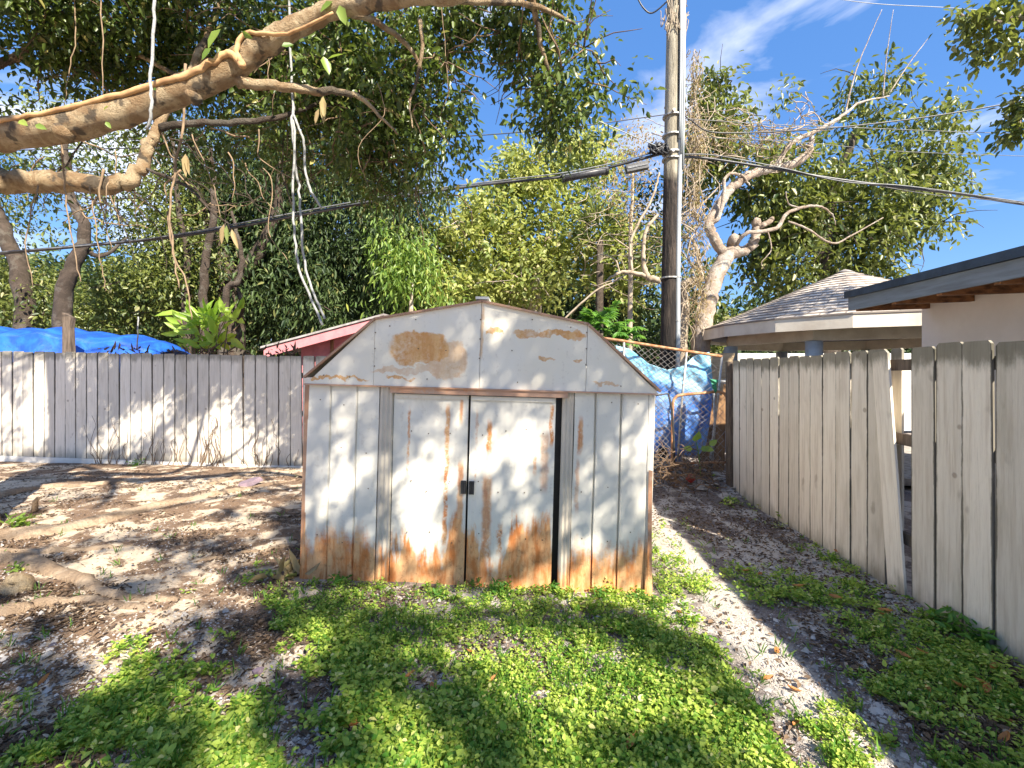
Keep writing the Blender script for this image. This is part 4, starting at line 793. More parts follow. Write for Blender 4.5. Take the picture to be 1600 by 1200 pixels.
# ---------------------------------------------------------------- utility pole, cables
PB, PT = Vector((2.69, 8.0, 0)), Vector((2.86, 8.0, 11.5))
def onpole(z): return PB.lerp(PT, z/11.5)
def pole():
    t = thing('utility_pole', 'weathered wooden utility pole with grey conduit, dark below and pale above', 'utility pole', PB)
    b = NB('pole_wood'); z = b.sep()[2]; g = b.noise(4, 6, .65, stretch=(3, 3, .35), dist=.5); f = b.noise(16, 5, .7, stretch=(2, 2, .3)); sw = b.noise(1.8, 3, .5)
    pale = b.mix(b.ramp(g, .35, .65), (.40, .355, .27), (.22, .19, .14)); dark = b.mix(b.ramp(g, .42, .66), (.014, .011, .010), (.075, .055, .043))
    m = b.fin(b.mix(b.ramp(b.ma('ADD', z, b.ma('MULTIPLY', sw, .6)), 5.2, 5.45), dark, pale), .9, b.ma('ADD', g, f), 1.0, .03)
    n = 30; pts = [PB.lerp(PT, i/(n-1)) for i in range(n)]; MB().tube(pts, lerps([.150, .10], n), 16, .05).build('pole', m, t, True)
    side = Vector((.115, -.10, 0))
    pts = [onpole(z)+side+Vector((.012*math.sin(z*1.2), 0, 0)) for z in np.linspace(0, 11.3, 24)]; MB().tube(pts, .042, 10).build('conduit', M['conduit'], t, True)
    for k, (ox, z0) in enumerate(((.052, 5.35), (.02, 5.6), (.085, 5.1))): MB().tube([onpole(z)+side+Vector((ox-.05, -.045, 0))+Vector((-.06*max(0, (z-7)/4), 0, 0)) for z in np.linspace(z0, 11.3, 12)], .018, 8).build('conduit', M['conduit'], t, True)
    for py in (183, 240, 250, 213, 435): z = onpole((HZ-py)/F*8+H).z; MB().tube([onpole(z-.012), onpole(z+.012)], .162, 16).build('strap', M['galv'], t)
    for z in (2.5, 3.25): MB().tube([onpole(z-.01)+side, onpole(z+.01)+side], .05, 10).build('conduit_clip', M['galv'], t)
    for (py) in (183, 245): z = (HZ-py)/F*8+H; MB().tube([onpole(z)+Vector((-.05, -.13, 0)), onpole(z)+Vector((-.05, -.24, 0))], .022, 8).build('bolt', M['galv'], t)
    mb = MB(); z = (HZ-243)/F*8+H
    for k in range(26): mb.tube([onpole(z)+Vector((random.uniform(-.45, -.1), random.uniform(-.2, -.1), random.uniform(-.06, .16))) for _ in range(4)], .014, 6)
    mb.build('wire_bundle', M['cable'], t, True)
    mb = MB()
    for k in range(34):
        a = random.uniform(0, 6.28); z = random.uniform(7.3, 8.4); mb.tube(spl([onpole(z+random.uniform(-.25, .25))+Vector((math.cos(a)*.17+random.gauss(0, .04), -abs(math.sin(a))*.17, 0)) for _ in range(4)], 3), .007, 4)
    mb.build('dry_vine_wisps', M['tan'], t, True)
pole()
def cable(name, label, pts, r, mat='cable', cat='cable', wig=0):
    q = spl(pts, 10); q = wiggle(q, wig) if wig else q; o = MB().tube(q, r, 6).build(name, M[mat], None, True); tag(o, label, cat); return origin(o, pts[0])
pz = lambda py: (HZ-py)/F*8+H
A = onpole(pz(243))+Vector((-.16, -.1, 0))
cable('overhead_cable', 'thick black cable running from the pole down-left through the fig leaves', [A, P(945, 263, 8), P(880, 276, 7.9), P(760, 288, 7.8), P(620, 308, 7.6), P(500, 330, 7.4), P(300, 366, 7.2), P(120, 385, 7.0), P(0, 396, 6.9), P(-300, 425, 6.6)], .026)
cable('overhead_cable', 'thinner strand lashed just above the thick black cable left of the pole', [A+Vector((0, 0, .06)), P(960, 254, 7.95), P(880, 270, 7.85), P(780, 282, 7.75), P(640, 300, 7.55), P(500, 325, 7.35), P(240, 372, 7.1), P(0, 394, 6.85)], .011, 'cable_g')
cable('overhead_cable', 'thin dark wire running left from the upper pole strap', [onpole(pz(184))+Vector((-.15, -.1, 0)), P(960, 190, 7.9), P(880, 200, 7.8), P(770, 210, 7.7), P(600, 220, 7.5), P(400, 228, 7.2), P(0, 235, 6.8)], .009)
cable('overhead_cable', 'pale wire crossing high up through the fig leaves at the left', [P(660, 0, 6.4), P(730, 60, 6.4), P(800, 112, 6.5), P(860, 155, 6.8), P(1035, 232, 7.9)], .008, 'conduit')
cable('overhead_cable', 'thick twisted black cable sagging from the pole to the right edge', [onpole(pz(250))+Vector((.16, -.1, 0)), P(1100, 247, 7.9), P(1200, 262, 7.8), P(1300, 279, 7.7), P(1400, 292, 7.6), P(1500, 303, 7.5), P(1600, 319, 7.4), P(1900, 360, 7.0)], .024)
cable('overhead_cable', 'grey strand wound along the right-hand cable', [onpole(pz(247))+Vector((.16, -.14, 0)), P(1120, 243, 7.85), P(1220, 262, 7.75), P(1320, 284, 7.65), P(1420, 291, 7.55), P(1600, 316, 7.35)], .010, 'cable_g')
cable('overhead_cable', 'thin low wire forking below the right-hand cable', [P(1380, 292, 7.6), P(1470, 306, 7.5), P(1560, 314, 7.4), P(1700, 335, 7.3)], .007)
cable('overhead_cable', 'dark service wire dipping then rising toward the upper right', [onpole(pz(183))+Vector((.15, -.1, 0)), P(1080, 188, 7.9), P(1110, 206, 7.8), P(1180, 207, 7.8), P(1260, 203, 7.7), P(1340, 196, 7.6), P(1440, 184, 7.5), P(1540, 168, 7.4), P(1640, 150, 7.3)], .012)
cable('overhead_cable', 'fine pale wire crossing the tall mango crown to the right edge', [onpole(pz(190))+Vector((.15, -.1, 0)), P(1200, 194, 7.9), P(1350, 200, 7.8), P(1500, 206, 7.7), P(1700, 212, 7.5)], .006, 'cable_g')
cable('overhead_cable', 'fine pale wire below the crown crossing to the right edge', [P(1100, 215, 8), P(1250, 222, 7.9), P(1400, 236, 7.8), P(1600, 244, 7.6), P(1750, 250, 7.5)], .005, 'cable_g')
cable('overhead_cable', 'fine pale wire high in the sky right of the pole', [P(1200, -20, 8.5), P(1350, 4, 8.5), P(1480, 12, 8.4), P(1600, 22, 8.3), P(1800, 40, 8.2)], .006, 'conduit')
cable('overhead_cable', 'black loop of wire drooping at the very top of the pole', [onpole(8.0)+Vector((-.12, -.1, 0)), P(1020, 20, 8), P(1005, 12, 8), P(993, -10, 8)], .014)
def closure(px0, py0, px1, py1, r, nm, lab, box=False):
    a, b = P(px0, py0, 7.85), P(px1, py1, 7.85); t = thing(nm, lab, 'cable closure', a.lerp(b, .5)); d = (b-a).normalized()
    if box:
        ang = math.atan2(d.z, d.x); MB().box(a.lerp(b, .5), ((b-a).length, .12, r*2), Matrix.Rotation(-ang, 3, 'Y')).build('case', M['cable'], t); MB().box(a.lerp(b, .5)+Vector((0, -.065, 0)), ((b-a).length*.9, .01, r*.5), Matrix.Rotation(-ang, 3, 'Y')).build('rib', M['cable_g'], t)
    else:
        MB().tube([a, a+d*.02, b-d*.02, b], [r*.6, r, r, r*.6], 12).build('case', M['cable'], t, True); MB().tube([a+d*.02+Vector((0, -r*.9, r*.4)), b-d*.02+Vector((0, -r*.9, r*.4))], r*.2, 6).build('rib', M['cable_g'], t)
        for q in (.03, .97): p = a.lerp(b, q); MB().tube([p-d*.02, p+d*.02], r*1.15, 12).build('end_clamp', M['black'], t)
closure(878, 279, 950, 266, .065, 'splice_closure', 'black cylindrical splice closure hung on the cable left of the pole')
closure(978, 265, 1012, 258, .06, 'terminal_box', 'black terminal box hung on the cable beside the pole', True)

# hanging ropes
def rope(name, label, strands, D, r):
    t = thing(name, label, 'rope', P(*strands[0][-1], D))
    for s in strands: MB().tube(wiggle(spl([P(x, y, D+random.uniform(-.04, .04)) for x, y in s], 5), .004), r, 6).build('strand', M['rope'], t, True)
rope('hanging_rope', 'long white multi-strand rope hanging in front of the leaves left of centre', [[(451, -40), (453, 60), (457, 150), (460, 220), (458, 300), (461, 370), (470, 430), (490, 475), (504, 508)],
     [(456, 130), (459, 170), (456, 190), (462, 260), (468, 300), (471, 360), (478, 420), (495, 470), (507, 498)], [(459, 180), (467, 200), (475, 225), (477, 265), (487, 300), (502, 325)]], 4.2, .011)
rope('hanging_rope', 'short grey-white rope looped over the big fig limb', [[(242, -40), (241, 30), (238, 90), (236, 150), (237, 178), (230, 200)]], 3.05, .010)
rope('hanging_rope', 'thin white cord dangling above the blue cover', [[(216, 495), (215, 520), (214, 546)]], 8.3, .012)

# ---------------------------------------------------------------- buildings
def pink_house():
    D = 11.0; b = P(600, 583, D); b.z = 0; t = thing('pink_house', 'low pink house with gable end showing between fence and shed', 'house', b)
    zl = H+(HZ-543)/F*D; za = H+(HZ-492)/F*D; xl = (412-800)/F*D; xa = (600-800)/F*D; xr = 2*xa-xl; wl = (457-800)/F*D; wr = 2*xa-wl
    zo = lambda x: za-(za-zl)*abs(x-xa)/(xa-xl)
    MB().prism([(wl, D+.45, 0), (wr, D+.45, 0), (wr, D+.45, zo(wr)-.15), (xa, D+.45, za-.15), (wl, D+.45, zo(wl)-.15)], (0, 7, 0)).build('wall', M['pink'], t)
    for s, xe in ((0, xl), (1, xr)):
        MB().prism([(xe, D, zl-.24), (xa, D, za-.24), (xa, D, za-.02), (xe, D, zl-.02)], (0, .04, 0)).build('rake_board', M['pinktrim'], t)
        r = MB().prism([(xe-(.06 if s == 0 else -.06), D-.04, zl-.02), (xa, D-.04, za-.016), (xa, D-.04, za+.03), (xe-(.06 if s == 0 else -.06), D-.04, zl+.025)], (0, 7.6, 0)).build('roof', M['shingle'] if 'shingle' in M else M['white'], t)
    MB().box(((508-800)/F*D, D+.42, zo((508-800)/F*D)-.45), (.07, .05, .6)).build('trim_board', M['wood_raw'], t)
b = NB('asphalt_shingle'); br = b.n('ShaderNodeTexBrick'); b.put(br.inputs['Vector'], b.tc.outputs['UV']); br.inputs['Scale'].default_value = 1; br.inputs['Brick Width'].default_value = .34; br.inputs['Row Height'].default_value = .168; br.inputs['Mortar Size'].default_value = .014
br.inputs['Color1'].default_value = (.66, .58, .49, 1); br.inputs['Color2'].default_value = (.50, .43, .36, 1); br.inputs['Mortar'].default_value = (.26, .22, .19, 1)
sn = b.noise(1.6, 5, .65); M['shingle'] = b.fin(b.mix(b.ma('MULTIPLY', b.ramp(sn, .48, .62), .6), br.outputs['Color'], (.20, .16, .14)), .9, br.outputs['Fac'], -.5, .02)
M['shingle_p'] = plain('pale_shingle', (.36, .34, .33), (.20, .17, .16), .9, scale=6)
ts = M['shingle']; M['shingle'] = M['shingle_p']; pink_house(); M['shingle'] = ts

def pavilion():
    c = Vector((6.5, 9.0, 0)); t = thing('garden_pavilion', 'round open pavilion with worn shingle cone roof beyond the right fence', 'pavilion', c); n = 16; Rr = 2.62; ze = 2.47; za = 3.60
    ang = [2*math.pi*(k+.5)/n for k in range(n)]; ring = lambda r, z: [c+Vector((math.cos(a)*r, math.sin(a)*r, z)) for a in ang]
    # roof cone in courses, each a small step; UV-mapped shingles
    rows = 17; V = []; Fc = []; UV = []
    for j in range(rows):
        q0 = j/rows; q1 = (j+1)/rows; r0 = Rr*(1-q0); r1 = Rr*(1-q1); z0 = ze+(za-ze)*q0+.022; z1 = ze+(za-ze)*q1+.006
        for k in range(n):
            a0 = ang[k]; a1 = ang[(k+1) % n]+(2*math.pi if k == n-1 else 0); o = len(V)
            for (r, a, z) in ((r0, a0, z0), (r0, a1, z0), (r1, a1, z1), (r1, a0, z1)): V.append(c+Vector((math.cos(a)*r, math.sin(a)*r, z)))
            Fc.append((o, o+1, o+2, o+3)); s = (a1-a0)
            for (r, uu, vv) in ((r0, -1, 0), (r0, 1, 0), (r1, 1, 1), (r1, -1, 1)): UV.append((k*1.37+uu*r*s/2, j*.168+vv*.168))
            o = len(V)
            for (a, z) in ((a0, z0-.02), (a1, z0-.02), (a1, z0), (a0, z0)): V.append(c+Vector((math.cos(a)*r0, math.sin(a)*r0, z)))
            Fc.append((o, o+1, o+2, o+3)); UV += [(0, 0)]*4
    me = bpy.data.meshes.new('roof'); me.from_pydata([tuple(v-c) for v in V], [], Fc); uvl = me.uv_layers.new(name='uv')
    for i, u in enumerate(UV): uvl.data[i].uv = u
    roof = link('roof', me, M['shingle'], t)
    mb = MB()
    for k in range(n):
        a, b_ = ring(Rr+.02, ze+.0)[k], ring(Rr+.02, ze)[(k+1) % n]; a1, b1 = ring(Rr+.02, ze-.2)[k], ring(Rr+.02, ze-.2)[(k+1) % n]; mid = (a+b_)/2-c; mid.z = 0; mb.prism([a, b_, b1, a1], -mid.normalized()*.035)
    mb.build('fascia', M['gutter'], t)
    mb = MB()
    for k in range(n):
        a, b_ = ring(Rr+.035, ze+.028)[k], ring(Rr+.035, ze+.028)[(k+1) % n]; a1, b1 = ring(Rr+.035, ze+.002)[k], ring(Rr+.035, ze+.002)[(k+1) % n]; mid = (a+b_)/2-c; mid.z = 0; mb.prism([a, b_, b1, a1], -mid.normalized()*.05)
    mb.build('drip_edge', M['shingle'], t)
    mb = MB(); mb.prism(ring(Rr-.04, ze-.13), (0, 0, .02)); mb.build('soffit', M['slate'], t)
    mb = MB(); r2 = 2.25
    for k in range(8):
        a = 2*math.pi*(k+.5)/8+.367; b_ = 2*math.pi*(k+1.5)/8+.367; p, q = c+Vector((math.cos(a)*r2, math.sin(a)*r2, ze-.34)), c+Vector((math.cos(b_)*r2, math.sin(b_)*r2, ze-.34)); mid = (p+q)/2-c; mid.z = 0
        mb.prism([p, q, q+Vector((0, 0, .205)), p+Vector((0, 0, .205))], -mid.normalized()*.09)
    mb.build('ring_beam', M['cream'], t)
    for k in range(8):
        a = 2*math.pi*(k+.5)/8+.367; p = c+Vector((math.cos(a)*(r2-.05), math.sin(a)*(r2-.05), 0)); MB().tube([p, p+Vector((0, 0, ze-.35))], .125, 20).build('column', M['column'], t, True)
    MB().tube([c, c+Vector((0, 0, .10))], 2.6, 32).build('floor_slab', M['rock'], t)
    MB().tube([c+Vector((0, 0, za-.05)), c+Vector((0, 0, za-.005)), c+Vector((0, 0, za+.03))], [.17, .09, .01], 12).build('roof_cap', M['shingle_p'], t, True)
pavilion()
def white_house():
    xw = 4.98; xe = 4.10; y1 = 5.6; y0 = -3.0; t = thing('white_house', 'white stucco house with blue-grey fascia and exposed rotting rafter tails', 'house', (xw, y1, 0))
    k = .042; off = lambda x, y: x+k*(y-y1)
    zt = H+120/F*5.6; rise = .10; hw = lambda y: zt-.30
    MB().prism([(xw, y1, 0), (off(xw, y0), y0, 0), (off(xw, y0)+7, y0, 0), (xw+7, y1, 0)], (0, 0, 2.508)).build('wall', M['stucco'], t)
    zf = 2.36
    MB().prism([(xe, y1+.02, zf), (off(xe, y0), y0, zf), (off(xe, y0), y0, zf+.15), (xe, y1+.02, zf+.15)], (.035, 0, 0)).build('fascia', M['fascia'], t)
    MB().prism([(xe-.03, y1+.05, zf+.153), (off(xe, y0)-.03, y0, zf+.153), (off(xe, y0)-.03, y0, zf+.235), (xe-.03, y1+.05, zf+.235)], (8, 0, .5)).build('roof', M['drip'], t)
    MB().prism([(xe+.04, y1, zf+.10), (off(xe, y0)+.04, y0, zf+.10), (off(xw, y0)-.002, y0, zf+.15), (xw-.002, y1, zf+.15)], (0, 0, .03)).build('roof_deck', M['rafter'], t)
    for i in range(15):
        y = y1-.12-i*.55; x = off(xe, y)+.037
        MB().prism([(x, y, zf-.02), (off(xw, y)-.002, y, zf+.01), (off(xw, y)-.002, y, zf+.148), (x, y, zf+.098)], (0, .055, 0)).build('rafter_tail', M['rafter'], t)
white_house()
# pale boundary wall beyond the pavilion
o = MB().prism([(6.1, 12.8, 0), (14, 12.8, 0), (14, 12.8, 2.15), (6.1, 12.8, 2.15)], (0, .2, 0)).build('garden_wall', M['white']); tag(o, 'pale garden wall glimpsed beneath the pavilion roof', 'wall'); origin(o, (8, 12.8, 0))
# blue cover behind left fence
def bluetarp(name, mat=None):
    b = NB(name); n = b.noise(3, 5, .6, dist=.5); wv = b.n('ShaderNodeTexWave'); wv.inputs['Scale'].default_value = 60; wv.inputs['Distortion'].default_value = 1; b.put(wv.inputs['Vector'], b.tc.outputs['Object'])
    return b.fin(b.mix(b.ramp(n, .4, .66), (.010, .065, .36), (.018, .13, .50)), .5, b.ma('ADD', b.noise(5, 5, .6, dist=1), b.ma('MULTIPLY', wv.outputs['Fac'], .05)), .7, .03)
M['bt'] = bluetarp('blue_tarpaulin')
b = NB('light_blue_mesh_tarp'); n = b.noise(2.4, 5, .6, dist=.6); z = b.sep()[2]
M['bt2'] = b.fin(b.mix(b.ramp(b.ma('ADD', z, b.ma('MULTIPLY', n, .5)), 1.25, 1.6), b.mix(b.ramp(n, .4, .6), (.06, .19, .60), (.24, .42, .75)), b.mix(b.ramp(n, .35, .65), (.16, .50, .78), (.42, .70, .86))), .55, b.noise(9, 5, .65, dist=1), .8, .03, transl=.15)  # lit top of the tarp put into the colour: paler above, darker below
def blue_cover():
    nu, nv = 60, 14; V = []
    for i in range(nu):
        px = -260+i/(nu-1)*508; top = np.interp(px, [-260, 0, 80, 160, 225, 248], [508, 510, 513, 519, 531, 548])
        for j in range(nv):
            a = j/(nv-1); D = 9.7+2.2*a; zt = H+(HZ-top)/F*9.9; sag = .035*math.sin(px*.11)+.03*fbm(px*.03, a*5); z = zt-(1-math.sin(math.pi*(a*.75+.25)))*.75+float(sag)-.04*math.cos(px*.045)*(1-a)
            V.append(((px-800)/F*9.9, D, z))
    me = [(i*nv+j, (i+1)*nv+j, (i+1)*nv+j+1, i*nv+j+1) for i in range(nu-1) for j in range(nv-1)]
    fr = [V[i*nv] for i in range(nu)]; mb = MB(); mb.add(V, me); sk = []
    for p in fr: sk += [p, (p[0], p[1]+.03*math.sin(p[0]*23), .5)]
    mb.add(sk, [(2*i, 2*i+1, 2*i+3, 2*i+2) for i in range(nu-1)])
    o = mb.build('tarpaulin_cover', M['bt'], None, True); md = o.modifiers.new('s', 'SOLIDIFY'); md.thickness = .01; tag(o, 'bright blue tarpaulin draped over something behind the white fence', 'tarpaulin'); origin(o, ((100-800)/F*9.9, 10, 0))
blue_cover()
o = MB().prism([P(97, 570, 9.0), P(112, 570, 9.0), P(109, 512, 9.0), P(111, 496, 9.0), P(97, 488, 9.0)], (0, .1, 0)).build('wooden_post', M['wood_dark']); tag(o, 'short dark weathered post standing against the blue cover', 'post'); origin(o, g0(104, 9.0))

# ---------------------------------------------------------------- chain-link corner
def chain(mb, quad, pitch=.065, r=.0028):             # diamond wires over a quad (bl, br, tr, tl)
    bl, br_, tr, tl = [Vector(q) for q in quad]; W = (br_-bl).length; Hh = (tl-bl).length
    f = lambda u, v: bl.lerp(br_, u).lerp(tl.lerp(tr, u), v); nrm = (br_-bl).cross(tl-bl).normalized()
    c = -Hh
    while c < W:
        for s in (0, 1):
            pts = []
            for k in range(9):
                v = k/8; x = c+v*Hh
                if 0 <= x <= W: u = x/W if s == 0 else 1-x/W; pts.append(f(u, v)+nrm*(.004 if (k+s) % 2 else -.004))
            if len(pts) > 1: mb.tube(pts, r, 4, cap=False)
        c += pitch*1.4
def chainlink():
    D = 7.0; q = lambda x, y, d=0: P(x, y, D+d)
    t = thing('chain_link_fence', 'tall rusty chain-link panel leaning at the back corner in front of the pole', 'fence', q(1055, 740))
    MB().tube([q(940, 528), q(975, 533), q(1050, 545), q(1128, 557)], .022, 8, .05).build('top_rail', M['rust'], t, True)
    for a in (((975, 533), (974, 640), (973, 735)), ((1073, 549), (1066, 620), (1060, 700), (1058, 740)), ((1128, 557), (1122, 620), (1112, 700), (1108, 735)), ((1115, 600), (1117, 660), (1112, 735))): MB().tube([q(x, y) for x, y in a], .018, 8, .05).build('post', M['galv'], t, True)
    mb = MB(); chain(mb, (q(940, 735, .02), q(1108, 735, .02), q(1128, 557, .02), q(940, 528, .02))); mb.build('mesh', M['wire'], t)
    MB().tube([q(1000, 735), q(1060, 728), q(1110, 730)], .014, 6, .1).build('bottom_rail', M['rust'], t, True)
    t = thing('chain_link_gate', 'low round-cornered rusty chain-link gate frame leaning before the tarp', 'gate', q(1092, 740, -.4)); d = -.4
    MB().tube(spl([q(1050, 735, d), q(1051, 640, d), q(1055, 622, d), q(1066, 617, d), q(1100, 614, d), q(1122, 612, d), q(1134, 618, d), q(1137, 640, d), q(1137, 735, d)], 4), .021, 8, .06).build('frame', M['rust'], t, True)
    mb = MB(); chain(mb, (q(1051, 730, d), q(1137, 730, d), q(1135, 616, d), q(1052, 620, d)), .07, .0032); mb.build('mesh', M['wire'], t); MB().tube([q(1050, 724, d), q(1137, 722, d)], .018, 8).build('bottom_bar', M['rust'], t, True)
    t = thing('chain_link_gate', 'black-framed chain-link leaf half hidden behind the shed corner', 'gate', q(1020, 735, -.6)); d = -.6
    MB().tube([q(1000, 622, d), q(1022, 618, d), q(1044, 615, d), q(1050, 640, d), q(1053, 690, d), q(1054, 732, d)], .015, 8).build('frame', M['black'], t, True); mb = MB(); chain(mb, (q(985, 732, d), q(1053, 732, d), q(1045, 618, d), q(985, 620, d)), .06, .003); mb.build('mesh', M['wire'], t)
    o = MB().tube([q(1126, 596, -.3), q(1150, 598, -.3)], .022, 8).build('cross_bar', M['galv'], None, True); tag(o, 'short grey bar from the chain-link corner to the right fence', 'bar'); origin(o, q(1138, 597, -.3))
    # tarp, draped and torn
    nu, nv = 90, 100; V = []
    for i in range(nu):
        u = i/(nu-1)
        for j in range(nv):
            v = j/(nv-1); top = np.interp(u, [0, .15, .35, .55, .72, .84, 1], [540, 545, 568, 578, 572, 556, 550]); bot = np.interp(u, [0, .3, .55, .65, .8, 1], [700, 716, 700, 722, 716, 700])+6*math.sin(u*23)
            px = 962+u*146+8*math.sin(v*3)*u-12*v*(u-.4)*abs(math.sin(v*2)); py = top+(bot-top)*v; fold = .022*math.sin(u*34+v*4+2.2*math.sin(v*3+u*4))*(.4+v)+.05*float(fbm(u*9, v*8+3))+.03*math.sin(v*26-8*(u-.5)**2*6)*(1-v)+.03*float(fbm(u*22+4, v*20))
            V.append(P(px, py, 7.16+fold))
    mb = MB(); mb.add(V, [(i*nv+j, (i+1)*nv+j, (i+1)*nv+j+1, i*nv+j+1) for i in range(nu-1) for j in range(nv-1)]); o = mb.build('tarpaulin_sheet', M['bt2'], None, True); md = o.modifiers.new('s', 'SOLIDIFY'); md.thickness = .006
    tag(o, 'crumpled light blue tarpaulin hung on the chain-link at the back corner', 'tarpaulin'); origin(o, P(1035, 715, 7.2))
    o = MB().prism([q(1101, 553, .35), q(1149, 551, .35), q(1143, 572, .35), q(1132, 594, .35), q(1128, 618, .35), q(1100, 618, .35)], (0, .02, 0)).build('plywood_board', M['plywood']); tag(o, 'tan plywood scrap propped behind the chain-link by the right fence', 'board'); origin(o, q(1120, 618, .35))
    o = MB().prism([q(1098, 600, .5), q(1135, 600, .5), q(1132, 735, .5), q(1092, 735, .5)], (0, .02, 0)).build('plywood_board', M['wood_raw']); tag(o, 'brown board standing low behind the gate mesh', 'board'); origin(o, q(1115, 735, .5))
    mb = MB(); v = []
    for k in range(6): v += [tuple(q(1109+k*1.5+random.uniform(-1, 1), 592+k*4.5, -.45+.02*(k % 2))), tuple(q(1122+random.uniform(-2, 2)-k*.6, 594+k*4.2, -.45-.02*(k % 2)))]
    mb.add(v, [(2*k, 2*k+1, 2*k+3, 2*k+2) for k in range(5)]); o = mb.build('cloth_rag', M['greencloth']); md = o.modifiers.new('s', 'SOLIDIFY'); md.thickness = .008; tag(o, 'small green rag caught on the rusty gate frame', 'rag'); origin(o, q(1115, 616, -.45))
    t = thing('seedling_vine', 'bright green broad-leaved seedling against the gate mesh', 'plant', q(1095, 745, -.7)); C = np.array([tuple(q(x, y, -.7)) for x, y in ((1085, 690), (1094, 702), (1100, 700), (1108, 696), (1082, 702), (1090, 688))]); D_ = np.array([(0, -.2, .3), (1, -.3, .2), (1, -.3, -.2), (.6, -.2, .5), (-1, -.2, .2), (.1, -.2, 1.)])
    V, Fq = leaf_arrays(C, D_, np.tile([0, -1, .4], (6, 1)), .13, .085, .1, .1); npmesh('leaves', V, Fq, M['lf_lime'], t); MB().tube([q(1095, 745, -.7), q(1092, 710, -.7), q(1088, 690, -.7)], .006, 5).build('stem', M['lf_fern'], t)
    # brush pile
    mb = MB()
    for k in range(230):
        x = random.uniform(1018, 1120); y = random.gauss(738, 13); p = P(x, y, random.uniform(5.9, 6.9)); p.z = max(p.z, gz(p.x, p.y)+.01); pts = [p]; d = Vector((random.gauss(0, 1), random.gauss(0, .5), random.gauss(.2, .5))).normalized()
        for j in range(5): d = (d+Vector((random.gauss(0, .4), random.gauss(0, .3), random.gauss(-.12, .35)))).normalized(); nx = pts[-1]+d*random.uniform(.03, .08); nx.z = max(nx.z, gz(nx.x, nx.y)+.01); pts.append(nx)
        mb.tube(pts, random.uniform(.003, .007), 4)
    o = mb.build('brush_pile', M['twig'], None, True); tag(o, 'pile of dry twigs and vines at the foot of the chain-link', 'brush', kind='stuff')
chainlink()

# ---------------------------------------------------------------- loose things on the ground
def shard(px, py, s, mat, name, label, cat, group=None, flat=.3):
    c = G(px, py); n = random.randint(5, 7); a0 = random.uniform(0, 6); pl = [Vector((math.cos(a0+6.283*k/n)*s*random.uniform(.6, 1.2), math.sin(a0+6.283*k/n)*s*random.uniform(.5, .9), 0)) for k in range(n)]
    rot = Euler((random.gauss(0, .25), random.gauss(0, .25), 0)).to_matrix(); mb = MB(); v = [rot @ p for p in pl]+[rot @ (p*.82+Vector((0, 0, s*flat))) for p in pl]; mb.add(v, [tuple(range(n-1, -1, -1)), tuple(range(n, 2*n))]+[(i, (i+1) % n, (i+1) % n+n, i+n) for i in range(n)])
    o = mb.build(name, M[mat], None, world=False); o.location = c+Vector((0, 0, .004)); return tag(o, label, cat, group)
for k in range(46):
    px = random.uniform(1030, 1200); py = 728+(px-1030)*.28+random.gauss(0, 12)+6
    if px < 1010+(py-900)*.1: continue
    if py < 725: py = 728
    shard(px, py, random.uniform(.04, .10), 'rock', 'rubble_slab', 'flat grey slab shard lying in the rubble of the back corner', 'rubble', 'rubble shards in the back corner', .22)
for (px, py) in ((1340, 925), (1272, 880), (1230, 862), (1390, 935)): shard(px, py, .035, 'rock', 'pebble_stone', 'small pale stone along the foot of the right fence', 'stone', 'stones along the right fence', .8)
shard(392, 757, .20, 'rockp', 'purple_stone', 'flat purplish stone near the back fence left of the shed', 'stone', None, .3)
shard(75, 1028, .05, 'rock', 'grey_stone', 'larger pale grey stone in the lower left earth', 'stone', None, .5)
shard(210, 1052, .03, 'rock', 'grey_stone', 'small pale grey stone left of the weeds', 'stone', None, .6)
shard(405, 1052, .035, 'rockp', 'pink_stone', 'small pinkish stone beside the weed patch', 'stone', None, .6)
o = MB().tube([G(1075, 757)+Vector((0, 0, .03)), G(1077, 757)+Vector((.03, 0, .09)), G(1080, 757)+Vector((.05, 0, .10))], [.05, .06, .03], 8, .3).build('crushed_can', M['red'], None, True); tag(o, 'small crushed red can in the rubble', 'litter'); origin(o, G(1075, 757))
fl = [(1122, 1110), (735, 908), (1186, 905), (1248, 925), (1382, 970), (1410, 1035), (1210, 1020), (1305, 942), (1440, 1030), (1385, 965), (1555, 1055), (1535, 1080), (1570, 1130), (1540, 1090), (1240, 1082), (1060, 1092), (770, 1075), (677, 1080), (562, 1135), (1200, 1065), (1245, 1135), (1165, 900), (1310, 870), (1450, 1090), (1060, 960), (735, 1030), (985, 1175), (640, 1060), (425, 905), (1500, 1085), (1572, 1160), (70, 1066)]
for k, (px, py) in enumerate(fl):
    c = G(px, py); l = random.uniform(.055, .095); a = random.uniform(0, 6.28); n = 5; V = []
    for i in range(n):
        u = i/(n-1); wv = l*.42*math.sin(math.pi*(u*.9+.06))**.8; V += [(u*l-l/2, -wv/2, .010+.25*wv+.25*l*(u-.5)**2*2), (u*l-l/2, 0, .006+.25*l*(u-.5)**2*2), (u*l-l/2, wv/2, .010+.32*wv+.25*l*(u-.5)**2*2)]
    mb = MB(); mb.add(V, [(3*i+j, 3*i+3+j, 3*i+4+j, 3*i+1+j) for i in range(n-1) for j in (0, 1)]); mb.tube([(l/2, 0, .01+.12*l), (l*.75, 0, .02)], .001, 4)
    o = mb.build('fallen_leaf', M['lf_fall'], None, world=False); o.location = c+Vector((0, 0, .035 if float(coverd(c.x, c.y)) > .4 else .006)); o.rotation_euler = (random.gauss(0, .25), random.gauss(0, .25), a); tag(o, 'single curled orange-brown leaf fallen on the ground', 'fallen leaf', 'fallen orange leaves')
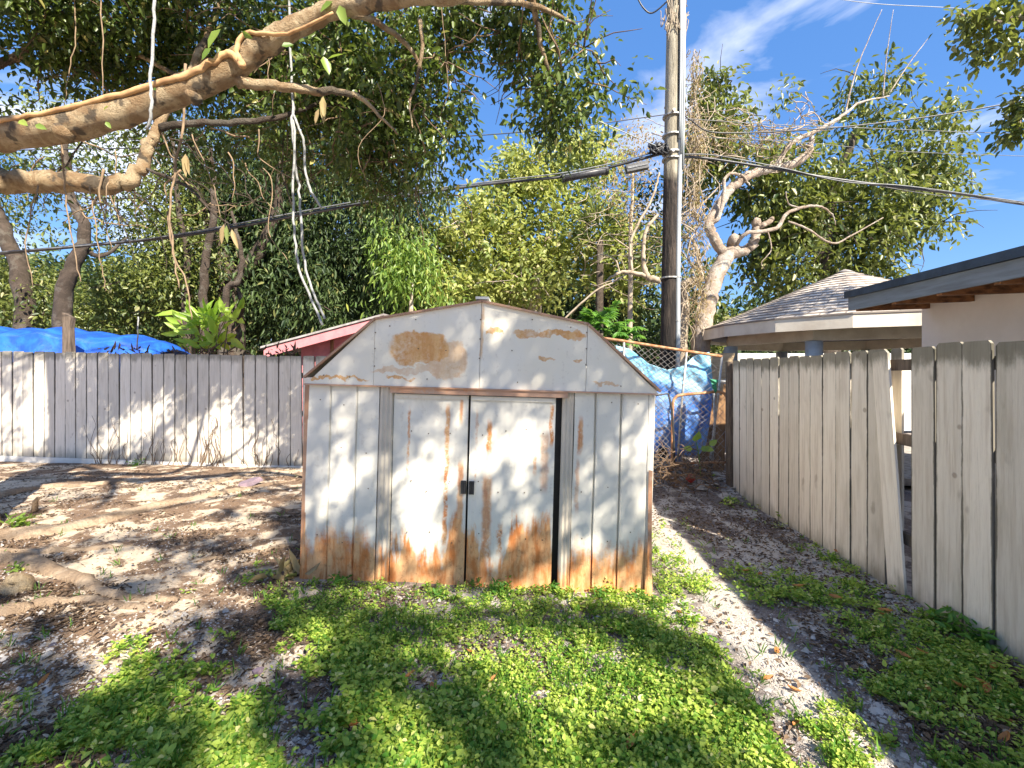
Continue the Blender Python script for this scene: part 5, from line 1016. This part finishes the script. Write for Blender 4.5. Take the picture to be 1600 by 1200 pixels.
# large dry curled leaves by the shed corner
b0 = G(452, 905); t = thing('dry_leaf_heap', 'heap of large curled tan leaves against the left shed corner', 'dry leaves', b0)
C = np.array([tuple(b0+Vector((random.gauss(-.03, .07), random.gauss(-.02, .05), random.uniform(.01, .07)))) for _ in range(14)]); V, Fq = leaf_arrays(C, rng.normal(size=(14, 3))+np.array([0, 0, .5]), rng.normal(size=(14, 3)), rng.uniform(.10, .2, 14), .05, .35, .5); npmesh('leaves', V, Fq, M['lf_dry'], t)
# weed tufts
def tuft(px, py, s, label, mat='lf_fern', n=40, nm='weed_tuft'):
    c = G(px, py); t = thing(nm, label, 'weed', c); C = np.array(c)+np.stack([rng.normal(size=n)*s*.35, rng.normal(size=n)*s*.35, rng.uniform(0, s*.7, n)], 1); D = rng.normal(size=(n, 3)); D[:, 2] = rng.uniform(0, 1.2, n)
    V, Fq = leaf_arrays(C, D, np.array([0, 0, 1.])+rng.normal(size=(n, 3))*.4, rng.uniform(.25, .6, n)*s, .2*s, .15, .2); npmesh('leaves', V, Fq, M[mat], t)
    mb = MB()
    for k in range(6): mb.tube([c, c+Vector((random.gauss(0, s*.25), random.gauss(0, s*.25), s*.7))], .0025, 4)
    mb.build('stems', M['lf_fern'], t)
for a in ((340, 905+0, .0, ''),): pass
tuft(32, 822, .14, 'feathery bright green weed at the far left by the roots', 'lf_lime', 70); tuft(28, 893, .09, 'small bright weed beside the root knot', 'lf_lime', 26); tuft(212, 728, .14, 'slim weed at the foot of the white fence', 'lf_fern', 40)
tuft(740, 915, .10, 'small weed growing against the shed doors', 'lf_fern', 40); tuft(778, 928, .10, 'bushy weed before the right shed door', 'lf_fern', 60); tuft(868, 925, .08, 'weed at the open door slit', 'lf_fern', 50); tuft(940, 935, .09, 'low weed beneath the right wall panel', 'lf_fern', 60)
tuft(1000, 940, .08, 'pale weed under the right shed corner', 'lf_fern', 60); tuft(530, 915, .10, 'leafy weed under the left wall panel', 'lf_fern', 50); tuft(490, 918, .08, 'dark small weed left of the shed front', 'lf_cover', 40); tuft(685, 935, .08, 'weed clump below the left door', 'lf_fern', 50)
tuft(1247, 862, .10, 'single round-leaved sprig among the weeds by the right fence', 'lf_lime', 14); tuft(1392, 985, .11, 'round-leaved light green sprig in the shaded strip', 'lf_lime', 16); tuft(1200, 795, .14, 'weed at the base of the far end of the right fence', 'lf_cover', 60); tuft(1140, 790, .12, 'weed clump in the rubble', 'lf_cover', 50)
tuft(1480, 985, .14, 'leafy clump against the near right pickets', 'lf_fern', 90); tuft(1540, 1010, .13, 'second leafy clump nearest the right picture edge', 'lf_fern', 80); tuft(1230, 815, .12, 'dark weed halfway along the right fence foot', 'lf_cover', 60)
